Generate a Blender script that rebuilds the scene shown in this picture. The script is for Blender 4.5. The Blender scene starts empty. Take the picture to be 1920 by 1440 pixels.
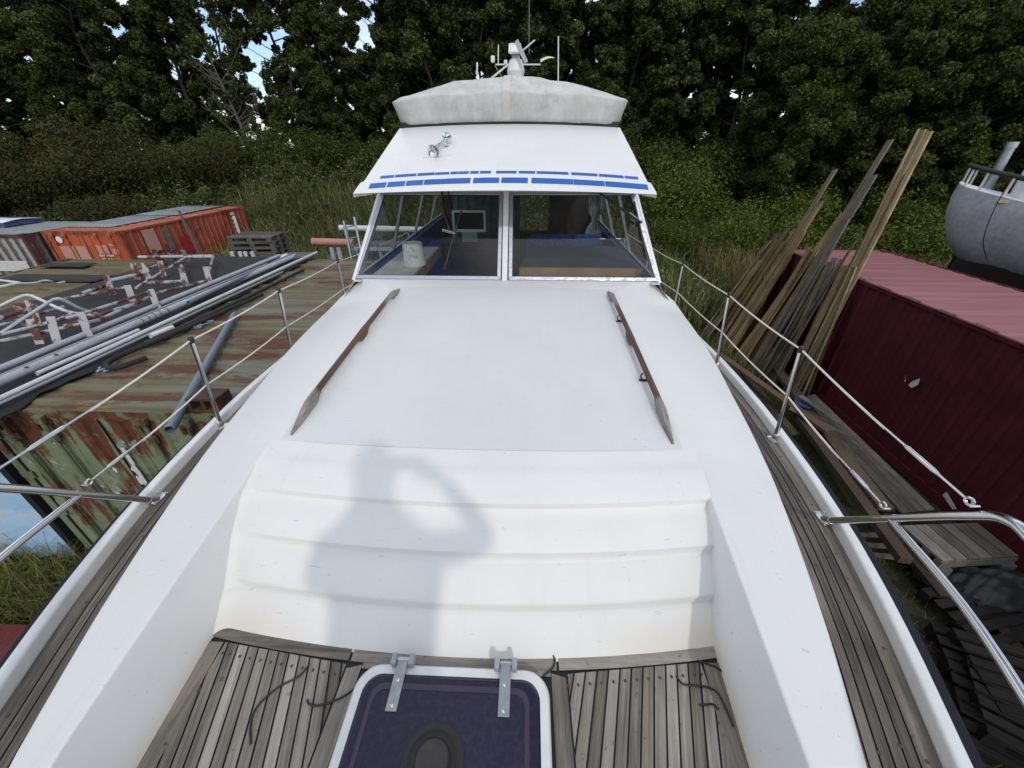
import bpy, math, random
import numpy as np
from mathutils import Vector, Matrix
R = math.radians
scene = bpy.context.scene
col = scene.collection

# ------------------------------------------------------------------ camera
Z0 = 4.76                      # eye height above the yard; heights below are given from the eye
CAM = np.array([0.21, 0.0, 0.0]); F = 730.0 / 1920.0
def _axes(pitch, yaw, roll):
    cp, sp, cy, sy = math.cos(pitch), math.sin(pitch), math.cos(yaw), math.sin(yaw)
    f = np.array([sy*cp, cy*cp, -sp]); r0 = np.array([cy, -sy, 0.]); u0 = np.cross(r0, f)
    c, s = math.cos(roll), math.sin(roll)
    return f, c*r0 + s*u0, -s*r0 + c*u0
AF, AR, AU = _axes(R(31.2), R(-2.3), R(-.1))
cd = bpy.data.cameras.new('camera'); cam = bpy.data.objects.new('camera', cd); col.objects.link(cam)
cd.sensor_width = 36; cd.lens = 36 * F; cd.clip_start = 0.02; cd.clip_end = 2000
m = Matrix.Identity(4)
for i in range(3):
    m[i][0], m[i][1], m[i][2] = AR[i], AU[i], -AF[i]
m[0][3], m[1][3], m[2][3] = CAM[0], CAM[1], CAM[2] + Z0
cam.matrix_world = m
scene.camera = cam
# survey helpers: where the sight line through a point of the 1920 x 1440 photo meets a plane
def _ray(px, py): return AF*730 + AR*(px-960) + AU*(720-py)
def at_z(px, py, z): d = _ray(px, py); return CAM + d*(z-CAM[2])/d[2]
def at_y(px, py, y): d = _ray(px, py); return CAM + d*(y-CAM[1])/d[1]
def at_x(px, py, x): d = _ray(px, py); return CAM + d*(x-CAM[0])/d[0]

# ------------------------------------------------------------------ light
SUN = np.array([0.279, -0.712, 0.644]); SUN /= np.linalg.norm(SUN)
scene.view_settings.view_transform = 'Standard'; scene.view_settings.look = 'None'
scene.view_settings.exposure = -0.08; scene.view_settings.gamma = 1.0
w = bpy.data.worlds.new('World'); scene.world = w; w.use_nodes = True
nt = w.node_tree; nt.nodes.clear()
sky = nt.nodes.new('ShaderNodeTexSky'); sky.sky_type = 'NISHITA'; sky.sun_disc = False
sky.sun_elevation = math.asin(SUN[2]); sky.sun_rotation = math.atan2(SUN[0], SUN[1])
sky.air_density = 1.0; sky.dust_density = 0.6; sky.ozone_density = 1.5
tc = nt.nodes.new('ShaderNodeTexCoord'); mp = nt.nodes.new('ShaderNodeMapping')
mp.inputs['Scale'].default_value = (1, 1, 2.6); mp.inputs['Location'].default_value = (3.1, .4, .2)
nz = nt.nodes.new('ShaderNodeTexNoise'); nz.inputs['Scale'].default_value = 2.2; nz.inputs['Detail'].default_value = 7
rp = nt.nodes.new('ShaderNodeValToRGB'); rp.color_ramp.elements[0].position = .42; rp.color_ramp.elements[1].position = .60
mx = nt.nodes.new('ShaderNodeMix'); mx.data_type = 'RGBA'; mx.inputs[7].default_value = (9.5, 9.8, 10.2, 1)
bg = nt.nodes.new('ShaderNodeBackground'); bg.inputs['Strength'].default_value = 0.152
wo = nt.nodes.new('ShaderNodeOutputWorld')
L = nt.links.new
L(tc.outputs['Generated'], mp.inputs['Vector']); L(mp.outputs['Vector'], nz.inputs['Vector']); L(nz.outputs['Fac'], rp.inputs['Fac'])
L(rp.outputs['Color'], mx.inputs[0]); L(sky.outputs['Color'], mx.inputs[6]); L(mx.outputs[2], bg.inputs['Color']); L(bg.outputs['Background'], wo.inputs['Surface'])
sd = bpy.data.lights.new('sun', 'SUN'); sd.energy = 1.15; sd.angle = R(2.0); sd.color = (1.0, 0.95, 0.87)
so = bpy.data.objects.new('sun', sd); col.objects.link(so)
so.rotation_euler = Vector(SUN).to_track_quat('Z', 'Y').to_euler(); so.location = (6, -15, 20)

# ------------------------------------------------------------------ node helpers
class NT:
    def __init__(s, name):
        s.m = bpy.data.materials.new(name); s.m.use_nodes = True; s.t = s.m.node_tree
        s.b = s.t.nodes['Principled BSDF']; s.out = s.t.nodes['Material Output']
        s.oc = s.t.nodes.new('ShaderNodeTexCoord').outputs['Object']
    def n(s, typ, **kw):
        x = s.t.nodes.new(typ)
        for k, v in kw.items(): setattr(x, k, v)
        return x
    def link(s, a, b): s.t.links.new(a, b)
    def put(s, sock, v):
        if hasattr(v, 'is_output') or isinstance(v, bpy.types.NodeSocket): s.link(v, sock)
        else: sock.default_value = v if not (isinstance(v, tuple) and len(v) == 3 and len(sock.default_value) == 4) else (*v, 1)
    def mapped(s, scale=(1, 1, 1), loc=(0, 0, 0), rot=(0, 0, 0)):
        x = s.n('ShaderNodeMapping'); s.link(s.oc, x.inputs['Vector'])
        x.inputs['Scale'].default_value = scale; x.inputs['Location'].default_value = loc; x.inputs['Rotation'].default_value = rot
        return x.outputs['Vector']
    def noise(s, scale, detail=4, rough=.55, vec=None, dist=0):
        x = s.n('ShaderNodeTexNoise'); s.link(vec if vec is not None else s.oc, x.inputs['Vector'])
        x.inputs['Scale'].default_value = scale; x.inputs['Detail'].default_value = detail; x.inputs['Roughness'].default_value = rough
        x.inputs['Distortion'].default_value = dist
        return x.outputs['Fac']
    def ramp(s, fac, stops, interp='LINEAR'):
        x = s.n('ShaderNodeValToRGB'); s.link(fac, x.inputs['Fac']); cr = x.color_ramp; cr.interpolation = interp
        while len(cr.elements) < len(stops): cr.elements.new(.5)
        for e, (p, c) in zip(cr.elements, stops):
            e.position = p; e.color = (c, c, c, 1) if isinstance(c, (int, float)) else (*c, 1)
        return x.outputs['Color']
    def mix(s, fac, a, b, mode='MIX'):
        x = s.n('ShaderNodeMix', data_type='RGBA', blend_type=mode)
        s.put(x.inputs[0], fac); s.put(x.inputs[6], a); s.put(x.inputs[7], b)
        return x.outputs[2]
    def math(s, op, a, b=0.0):
        x = s.n('ShaderNodeMath', operation=op); s.put(x.inputs[0], a); s.put(x.inputs[1], b)
        return x.outputs[0]
    def attr(s, name='rnd'):
        return s.n('ShaderNodeAttribute', attribute_name=name).outputs['Fac']
    def bump(s, h, strength=.3, dist=.01):
        x = s.n('ShaderNodeBump'); x.inputs['Strength'].default_value = strength; x.inputs['Distance'].default_value = dist
        s.link(h, x.inputs['Height']); s.link(x.outputs['Normal'], s.b.inputs['Normal'])
    def done(s, color=None, rough=.5, metal=0.0, spec=.5):
        if color is not None: s.put(s.b.inputs['Base Color'], color)
        s.put(s.b.inputs['Roughness'], rough); s.put(s.b.inputs['Metallic'], metal); s.b.inputs['Specular IOR Level'].default_value = spec
        return s.m
M = {}
def simple(name, c, rough=.5, metal=0., var=.25, scale=6, bump=0.0, spec=.5):
    t = NT(name); n1 = t.noise(scale, 5); n2 = t.noise(scale*7, 3)
    k = t.mix(.4, n1, n2)
    f = t.ramp(k, [(.3, 1-var), (.7, 1+var*.4)])
    cc = t.mix(1.0, c, f, 'MULTIPLY')
    if bump: t.bump(k, bump, .004)
    M[name] = t.done(cc, rough, metal, spec); return M[name]

def gelcoat(name, c, nonskid=False, stain=False):
    t = NT(name)
    f = t.ramp(t.noise(1.7, 8, .65), [(.25, .93), (.62, 1.0)])
    cc = t.mix(1.0, c, f, 'MULTIPLY')
    sk = t.ramp(t.noise(1., 5, .6, t.mapped((26, 1.6, 8))), [(.55, 0.), (.75, .11)]); cc = t.mix(sk, cc, (.50, .47, .40))
    sf = t.ramp(t.noise(1., 3, .5, t.mapped((14, 70, 40), (3, 1, 2), (0, 0, .6))), [(.70, 0.), (.74, .45)]); cc = t.mix(sf, cc, (.45, .44, .42))
    d = t.ramp(t.noise(55, 2, .5), [(.24, .62), (.285, 1.0)])
    d2 = t.ramp(t.noise(9, 2), [(.45, 0.), (.6, 1.)])
    dd = t.mix(d2, (1, 1, 1), d); cc = t.mix(.55, cc, dd, 'MULTIPLY')
    if stain:
        x = t.n('ShaderNodeSeparateXYZ'); t.link(t.oc, x.inputs[0])
        nz_ = t.math('MULTIPLY', t.noise(5, 4), .09)
        up = t.math('ADD', x.outputs[2], nz_)
        k = t.ramp(t.math('SUBTRACT', up, .03), [(.01, .8), (.075, 0.)])
        ax = t.math('ABSOLUTE', x.outputs[0]); k2 = t.ramp(ax, [(.45, .04), (.9, .5)])
        cc = t.mix(t.math('MULTIPLY', k, k2), cc, (.62, .43, .2))
    if nonskid: t.bump(t.noise(230, 2, .6), .7, .002)
    else: t.bump(t.noise(160, 2), .06, .001)
    M[name] = t.done(cc, .6 if nonskid else (.55 if stain else .36), 0, .25 if stain else .35); return M[name]
gelcoat('gelcoat', (.735, .73, .715)); gelcoat('gelcoat_well', (.73, .725, .705), stain=True); gelcoat('gelcoat_deck', (.675, .68, .665), nonskid=True); gelcoat('gelcoat_cream', (.765, .75, .715), stain=True)

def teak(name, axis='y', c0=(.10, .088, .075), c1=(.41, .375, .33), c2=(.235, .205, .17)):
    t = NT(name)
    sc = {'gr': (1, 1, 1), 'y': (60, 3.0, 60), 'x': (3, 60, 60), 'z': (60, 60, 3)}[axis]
    vec = t.mapped(sc)
    if axis == 'gr':
        mpg = t.n('ShaderNodeMapping'); t.link(t.n('ShaderNodeAttribute', attribute_name='gr').outputs['Vector'], mpg.inputs['Vector']); mpg.inputs['Scale'].default_value = (85, 3.2, 1); vec = mpg.outputs['Vector']
    g = t.noise(1.0, 6, .65, vec, .25); big = t.noise(3.1, 4)
    rn = t.attr()
    k = t.math('ADD', t.math('MULTIPLY', g, .75), t.math('MULTIPLY', t.math('SUBTRACT', rn, .5), .30))
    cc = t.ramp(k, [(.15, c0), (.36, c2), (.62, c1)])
    f = t.ramp(big, [(.3, .72), (.65, 1.1)]); cc = t.mix(1., cc, f, 'MULTIPLY')
    sp = t.ramp(t.noise(34, 3, .6), [(.27, .35), (.36, 1.)]); cc = t.mix(.7, cc, sp, 'MULTIPLY')
    t.bump(g, .5, .003); M[name] = t.done(cc, .75, 0, .25); return M[name]
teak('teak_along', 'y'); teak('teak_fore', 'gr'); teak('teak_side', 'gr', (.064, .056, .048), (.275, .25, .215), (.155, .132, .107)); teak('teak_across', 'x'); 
teak('teak_dull', 'y', (.064, .056, .048), (.275, .25, .215), (.155, .132, .107))
simple('plug_wood', (.075, .062, .05), .8, 0, .4, 30); simple('caulk', (.004, .004, .004), .6)
def varnished(name):
    t = NT(name); g = t.noise(1., 5, .6, t.mapped((50, 2.5, 50)), .5)
    x = t.n('ShaderNodeSeparateXYZ'); t.link(t.oc, x.inputs[0])
    yy = t.math('ADD', x.outputs[1], t.math('MULTIPLY', t.noise(7, 3), .12))
    grey = t.ramp(g, [(.25, (.10, .085, .07)), (.6, (.30, .27, .235))]); brown = t.ramp(g, [(.25, (.045, .022, .014)), (.65, (.145, .08, .052))])
    k = t.ramp(t.math('MULTIPLY', yy, .1), [(.172, 0.), (.1745, 1.), (.29, 1.), (.3, 0.)])
    t.bump(g, .4, .002); M[name] = t.done(t.mix(k, grey, brown), .6, 0, .3)
varnished('rail_wood')
def steel(name, c=(.62, .62, .62), rough=.14):
    t = NT(name); f = t.ramp(t.noise(40, 4), [(.3, rough*.8), (.7, rough*1.7)]); M[name] = t.done(c, f, 1.0)
steel('steel'); steel('chrome', (.75, .75, .74), .06); steel('alu_frame', (.42, .44, .49), .40); steel('dull_steel', (.36, .37, .38), .4)
simple('wire', (.72, .69, .60), .5, 0, .15, 20); simple('black_rubber', (.015, .015, .016), .5); simple('navy', (.009, .010, .018), .6, 0, .3, 3, 0, .15)
simple('plastic_white', (.70, .70, .67), .4, 0, .2, 9); simple('plastic_grey', (.40, .42, .43), .45); simple('hinge_grey', (.33, .35, .38), .5)
simple('trim_white', (.72, .72, .705), .35, 0, .12, 5); simple('beige', (.48, .45, .39), .6)
def acrylic():
    t = NT('hatch_acrylic'); n = t.noise(3, 5); d = t.noise(60, 4, .7)
    cc = t.mix(t.ramp(d, [(.45, 0.), (.75, .35)]), t.ramp(n, [(.3, (.005, .004, .022)), (.7, (.009, .007, .036))]), (.06, .05, .055))
    M['hatch_acrylic'] = t.done(cc, t.ramp(n, [(.3, .22), (.7, .4)]), 0, .35)
acrylic()
simple('vent_dark', (.022, .018, .016), .6, 0, .5, 30, .3); simple('vent_mid', (.06, .05, .042), .7, 0, .5, 30, .3)
def canvas():
    t = NT('canvas'); n = t.noise(2.3, 8, .68, None, .6); n2 = t.noise(11, 6, .7)
    k = t.ramp(n, [(.36, 0.), (.62, 1.)]); k2 = t.ramp(n2, [(.4, 0.), (.7, .8)])
    cc = t.mix(t.math('MULTIPLY', k, k2), (.65, .645, .625), (.38, .375, .35))
    st = t.ramp(t.noise(1., 6, .6, t.mapped((7, 7, 1.2))), [(.42, 0.), (.66, .5)]); cc = t.mix(st, cc, (.44, .43, .40))
    t.bump(t.mix(.5, t.noise(5, 5, .6, None, 1.2), t.noise(300, 1)), .5, .02); M['canvas'] = t.done(cc, .8, 0, .2)
canvas(); simple('canvas_tape', (.58, .55, .50), .7, 0, .15, 8)
def tape():
    t = NT('blue_tape'); n = t.noise(1., 4, .6, t.mapped((4, 30, 30)))
    M['blue_tape'] = t.done(t.ramp(n, [(.3, (.018, .09, .33)), (.7, (.03, .14, .45))]), .55, 0, .3)
tape()
def glass(name, tint=(.56, .62, .62), refl=1.0):
    t = NT(name); tr = t.n('ShaderNodeBsdfTransparent'); tr.inputs['Color'].default_value = (*tint, 1)
    gl = t.n('ShaderNodeBsdfGlossy'); gl.inputs['Roughness'].default_value = .02; gl.inputs['Color'].default_value = (1, 1, 1, 1)
    fr = t.n('ShaderNodeFresnel'); fr.inputs['IOR'].default_value = 1.45
    mxs = t.n('ShaderNodeMixShader'); t.link(fr.outputs[0], mxs.inputs[0]); t.link(tr.outputs[0], mxs.inputs[1]); t.link(gl.outputs[0], mxs.inputs[2])
    t.link(mxs.outputs[0], t.out.inputs['Surface']); M[name] = t.m
glass('glass', (.70, .74, .74))
t = NT('side_glass'); _tr = t.n('ShaderNodeBsdfTransparent'); _tr.inputs['Color'].default_value = (.80, .84, .84, 1); t.link(_tr.outputs[0], t.out.inputs['Surface']); M['side_glass'] = t.m

def rusty(name, paint, paint2, rust=.5, axis=None, rust_c=((.05, .018, .012), (.17, .06, .03)), rough=.7, scale=1.0, pale=None):
    t = NT(name)
    n1 = t.noise(1.3*scale, 8, .62, None, .5); n2 = t.noise(9*scale, 6, .7)
    st = t.noise(1., 6, .65, t.mapped({'z': (9, 9, .7), 'x': (.55, 7, 7), None: (4, 4, 4)}[axis]))
    k = t.math('ADD', t.math('MULTIPLY', n1, .45), t.math('ADD', t.math('MULTIPLY', st, .4), t.math('MULTIPLY', n2, .15)))
    pc = t.ramp(t.noise(1., 5, .6, t.mapped((2, 2, 2) if axis != 'x' else (.5, 5, 5), (3, 1, 7))), [(.35, paint), (.6, paint2)])
    rc = t.ramp(n2, [(.3, rust_c[0]), (.7, rust_c[1])])
    th = 1 - rust
    mk = t.ramp(k, [(th*.5+.24, 0.), (th*.5+.285, 1.)])
    cc = t.mix(mk, pc, rc)
    if pale is not None:
        cc = t.mix(t.ramp(t.noise(3.3*scale, 7, .7, t.mapped((1, 1, 1), (9, 5, 2))), [(.62, 0.), (.66, .9)]), cc, pale)
    t.bump(t.mix(.5, mk, n2), .4, .004); M[name] = t.done(cc, rough, 0, .25); return M[name]
rusty('green_paint', (.15, .19, .11), (.20, .24, .15), .51, 'z', pale=(.34, .38, .36))
rusty('green_frame', (.11, .14, .08), (.16, .19, .11), .46, None)
def old_roof():
    t = NT('rust_roof'); st = t.mapped((.5, 5, 5)); st2 = t.mapped((.6, 2.6, 3), (7, 3, 1)); st3 = t.mapped((.9, 4, 4), (2, 9, 4)); fine = t.noise(14, 6, .7); fn = t.math('MULTIPLY', t.math('SUBTRACT', fine, .5), .30)
    base = t.ramp(t.noise(1., 5, .6, st), [(.3, (.11, .09, .05)), (.45, (.15, .125, .07)), (.6, (.16, .17, .13)), (.72, (.20, .215, .175))])
    k1 = t.ramp(t.math('ADD', t.noise(1., 7, .62, st2, .4), fn), [(.50, 0.), (.58, .95)]); cc = t.mix(k1, base, t.ramp(fine, [(.3, (.068, .029, .020)), (.7, (.145, .060, .038))]))
    k2 = t.ramp(t.math('ADD', t.noise(1., 7, .65, st3), fn), [(.64, 0.), (.70, .85)]); cc = t.mix(k2, cc, (.26, .17, .06))
    k3 = t.ramp(t.math('ADD', t.noise(1., 7, .65, t.mapped((.7, 3.2, 3), (12, 1, 8))), fn), [(.66, 0.), (.72, .8)]); cc = t.mix(k3, cc, (.20, .25, .22))
    wv = t.n('ShaderNodeSeparateXYZ'); t.link(t.oc, wv.inputs[0]); fr = t.math('FRACT', t.math('MULTIPLY', wv.outputs[1], 1/.30)); cc = t.mix(1., cc, t.ramp(t.math('ADD', fr, t.math('MULTIPLY', fine, .3)), [(.1, 1.), (.25, .84), (.4, 1.), (.8, 1.06)]), 'MULTIPLY')
    t.bump(fine, .4, .004); M['rust_roof'] = t.done(cc, .75, 0, .2)
old_roof()
rusty('olive_roof', (.085, .072, .032), (.15, .125, .06), .42, 'x', ((.05, .026, .018), (.10, .05, .03)), pale=(.20, .20, .12))
rusty('orange_paint', (.40, .085, .032), (.46, .11, .045), .30, 'z', ((.12, .03, .016), (.24, .06, .03)))
rusty('orange_side', (.27, .065, .038), (.35, .095, .055), .45, 'z', ((.10, .028, .018), (.2, .05, .03)))
rusty('orange_roof', (.30, .09, .05), (.38, .13, .08), .45, 'x', ((.12, .04, .025), (.22, .08, .05)))
rusty('grey_paint', (.36, .36, .34), (.45, .45, .42), .42, 'z', ((.09, .05, .05), (.16, .10, .095)))
rusty('maroon_paint', (.066, .008, .014), (.085, .012, .019), .22, 'z', ((.02, .006, .007), (.035, .011, .011)))  # dark clean paint, darkened further to carry the shade on the wall
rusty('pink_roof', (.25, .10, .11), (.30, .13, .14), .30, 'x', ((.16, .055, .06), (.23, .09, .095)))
rusty('blue_paint', (.30, .47, .66), (.38, .55, .72), .42, 'x', ((.55, .50, .42), (.62, .60, .55)), pale=(.5, .42, .34))
rusty('white_rust', (.34, .34, .345), (.43, .42, .42), .50, None, ((.07, .025, .02), (.16, .06, .04)), scale=6.0)
rusty('dark_rust', (.05, .03, .025), (.08, .05, .04), .5, None)
def ribbed_grey():
    t = NT('grey_paint'); x = t.n('ShaderNodeSeparateXYZ'); t.link(t.oc, x.inputs[0]); fr = t.math('FRACT', t.math('MULTIPLY', t.math('ADD', x.outputs[0], 20+14.04-3.04-.01), 1/.28))
    k = t.ramp(t.math('ADD', fr, t.math('MULTIPLY', t.noise(6, 4), .25)), [(.10, 0.), (.2, 1.), (.62, 1.), (.75, 0.)])  # stripes along the ribs: rust and the grooves' shading painted together
    cc = t.mix(k, t.ramp(t.noise(7, 5, .7), [(.35, (.30, .30, .29)), (.65, (.38, .38, .36))]), t.ramp(t.noise(9, 5, .7), [(.35, (.08, .05, .05)), (.65, (.15, .11, .11))])); M['grey_paint'] = t.done(cc, .75, 0, .2)
ribbed_grey()
simple('felt', (.020, .020, .021), .85, 0, .5, 5, .5); simple('sheet_grey', (.24, .26, .27), .55, 0, .4, 2.5, .2); simple('pipe_grey', (.40, .42, .46), .5, 0, .3, 5)
simple('pipe_white', (.60, .61, .62), .4, 0, .25, 6); simple('pipe_blue', (.17, .20, .25), .45, 0, .25, 9); simple('pipe_pink', (.45, .20, .17), .6, 0, .2, 6)
simple('timber_grey', (.16, .145, .13), .8, 0, .55, 9, .4); simple('concrete', (.30, .29, .27), .9, 0, .3, 8, .4); simple('marking', (.62, .60, .58), .7, 0, .3, 14)
simple('marking_pink', (.52, .27, .22), .7, 0, .2, 8); simple('red_flat', (.16, .022, .022), .6, 0, .3, 4); simple('tarp_dark', (.025, .03, .03), .55, 0, .5, 9, .6)
simple('sheet_blue', (.06, .08, .2), .5); simple('white_flat', (.72, .73, .75), .5, 0, .15, 4); simple('rope_teal', (.16, .33, .36), .7); simple('rope_blue', (.2, .34, .5), .7)
simple('hull_grey', (.40, .425, .475), .55, 0, .45, 1.6, .2); simple('hull_dark', (.03, .018, .018), .7); simple('cradle', (.015, .016, .018), .5)
simple('yellow_flat', (.5, .42, .12), .6); simple('red_paint', (.42, .03, .03), .5)
def wood_tint():
    t = NT('board_wood'); oi = t.n('ShaderNodeObjectInfo')
    g = t.noise(1., 6, .65, t.mapped((45, 45, 2.2)), .6); big = t.noise(1.8, 3)
    f = t.ramp(g, [(.25, .45), (.65, 1.2)]); cc = t.mix(1., oi.outputs['Color'], f, 'MULTIPLY'); f2 = t.ramp(big, [(.3, .65), (.7, 1.15)])
    cc = t.mix(1., cc, f2, 'MULTIPLY'); t.bump(g, .35, .003); M['board_wood'] = t.done(cc, .75, 0, .25)
wood_tint()
def fabric(name, c, c2, sc=30, rough=.85):
    t = NT(name); M[name] = t.done(t.ramp(t.noise(sc, 3), [(.4, c), (.62, c2)]), rough, 0, .15)
fabric('seat_navy', (.03, .055, .19), (.05, .09, .28)); fabric('curtain_teal', (.05, .085, .085), (.08, .13, .125), 8); fabric('curtain_silver', (.22, .30, .28), (.42, .5, .47), 9)
fabric('panel_navy', (.022, .032, .09), (.035, .05, .13), 6); fabric('panel_dark', (.03, .024, .022), (.055, .042, .036), 4); fabric('panel_brown', (.10, .06, .035), (.15, .09, .05), 5); fabric('helm_top', (.035, .05, .065), (.05, .07, .09), 3)
fabric('tan_wood', (.34, .20, .10), (.42, .26, .14), 5); fabric('ledge', (.40, .40, .36), (.52, .51, .46), 7); fabric('screen', (.006, .008, .008), (.012, .014, .014), 3, .3)
fabric('cushion', (.05, .07, .14), (.34, .36, .36), 22); fabric('bucket_mat', (.62, .62, .58), (.70, .70, .65), 12, .5)
fabric('skin', (.5, .3, .22), (.56, .34, .26), 20); fabric('jacket', (.04, .06, .09), (.06, .08, .12), 20); fabric('jeans', (.03, .045, .09), (.045, .06, .12), 60); fabric('hair', (.04, .025, .016), (.06, .04, .025), 60)

def leaf_mat(name, stops, rough=.55, spec=.18, trans=.25):
    stops = [(p, (min(1, c[0]*1.72), c[1]*1.6, c[2]*1.15)) for p, c in stops]
    t = NT(name); rn = t.attr(); cc = t.ramp(rn, stops)
    big = t.ramp(t.noise(.5, 3), [(.3, .75), (.7, 1.15)]); cc = t.mix(1., cc, big, 'MULTIPLY')
    t.done(cc, rough, 0, spec)
    tr = t.n('ShaderNodeBsdfTranslucent'); t.link(cc, tr.inputs['Color'])
    ms = t.n('ShaderNodeMixShader'); ms.inputs[0].default_value = trans; t.link(t.b.outputs[0], ms.inputs[1]); t.link(tr.outputs[0], ms.inputs[2])
    t.link(ms.outputs[0], t.out.inputs['Surface']); M[name] = t.m
leaf_mat('leaf_dark', [(0., (.013, .019, .007)), (.45, (.026, .038, .012)), (.8, (.055, .072, .026)), (1., (.085, .098, .042))])
leaf_mat('leaf_mid', [(0., (.015, .023, .007)), (.5, (.033, .048, .014)), (1., (.075, .095, .03))])
leaf_mat('leaf_bright', [(0., (.017, .028, .006)), (.45, (.044, .068, .013)), (1., (.105, .142, .034))])
leaf_mat('leaf_autumn', [(0., (.014, .020, .008)), (.5, (.028, .038, .013)), (.85, (.046, .044, .019)), (1., (.075, .034, .02))])
leaf_mat('bramble', [(0., (.018, .026, .01)), (.5, (.046, .06, .024)), (.85, (.095, .105, .055)), (.95, (.10, .06, .035)), (1., (.20, .22, .17))])
leaf_mat('grass_blade', [(0., (.034, .052, .012)), (.5, (.078, .112, .024)), (.85, (.12, .13, .045)), (1., (.24, .21, .10))], .5, .3, .3)
leaf_mat('dry_grass', [(0., (.05, .048, .022)), (.5, (.12, .115, .058)), (1., (.20, .195, .115))], .6, .2, .3)
leaf_mat('reed_blade', [(0., (.03, .042, .016)), (.45, (.085, .105, .048)), (.8, (.17, .175, .10)), (1., (.32, .29, .20))], .5, .3, .3)
simple('bark', (.036, .03, .024), .9, 0, .5, 12, .6); simple('twig', (.10, .085, .07), .9, 0, .4, 12)
def ground_mat():
    t = NT('ground_soil'); n = t.noise(.6, 6); n2 = t.noise(14, 6, .7)
    cc = t.mix(t.ramp(n, [(.38, 0.), (.6, 1.)]), t.ramp(n2, [(.3, (.03, .024, .016)), (.7, (.075, .06, .042))]), t.ramp(n2, [(.3, (.022, .032, .010)), (.7, (.05, .065, .02))]))
    t.bump(n2, .8, .05); M['ground_soil'] = t.done(cc, .95, 0, .1)
ground_mat()

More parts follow.
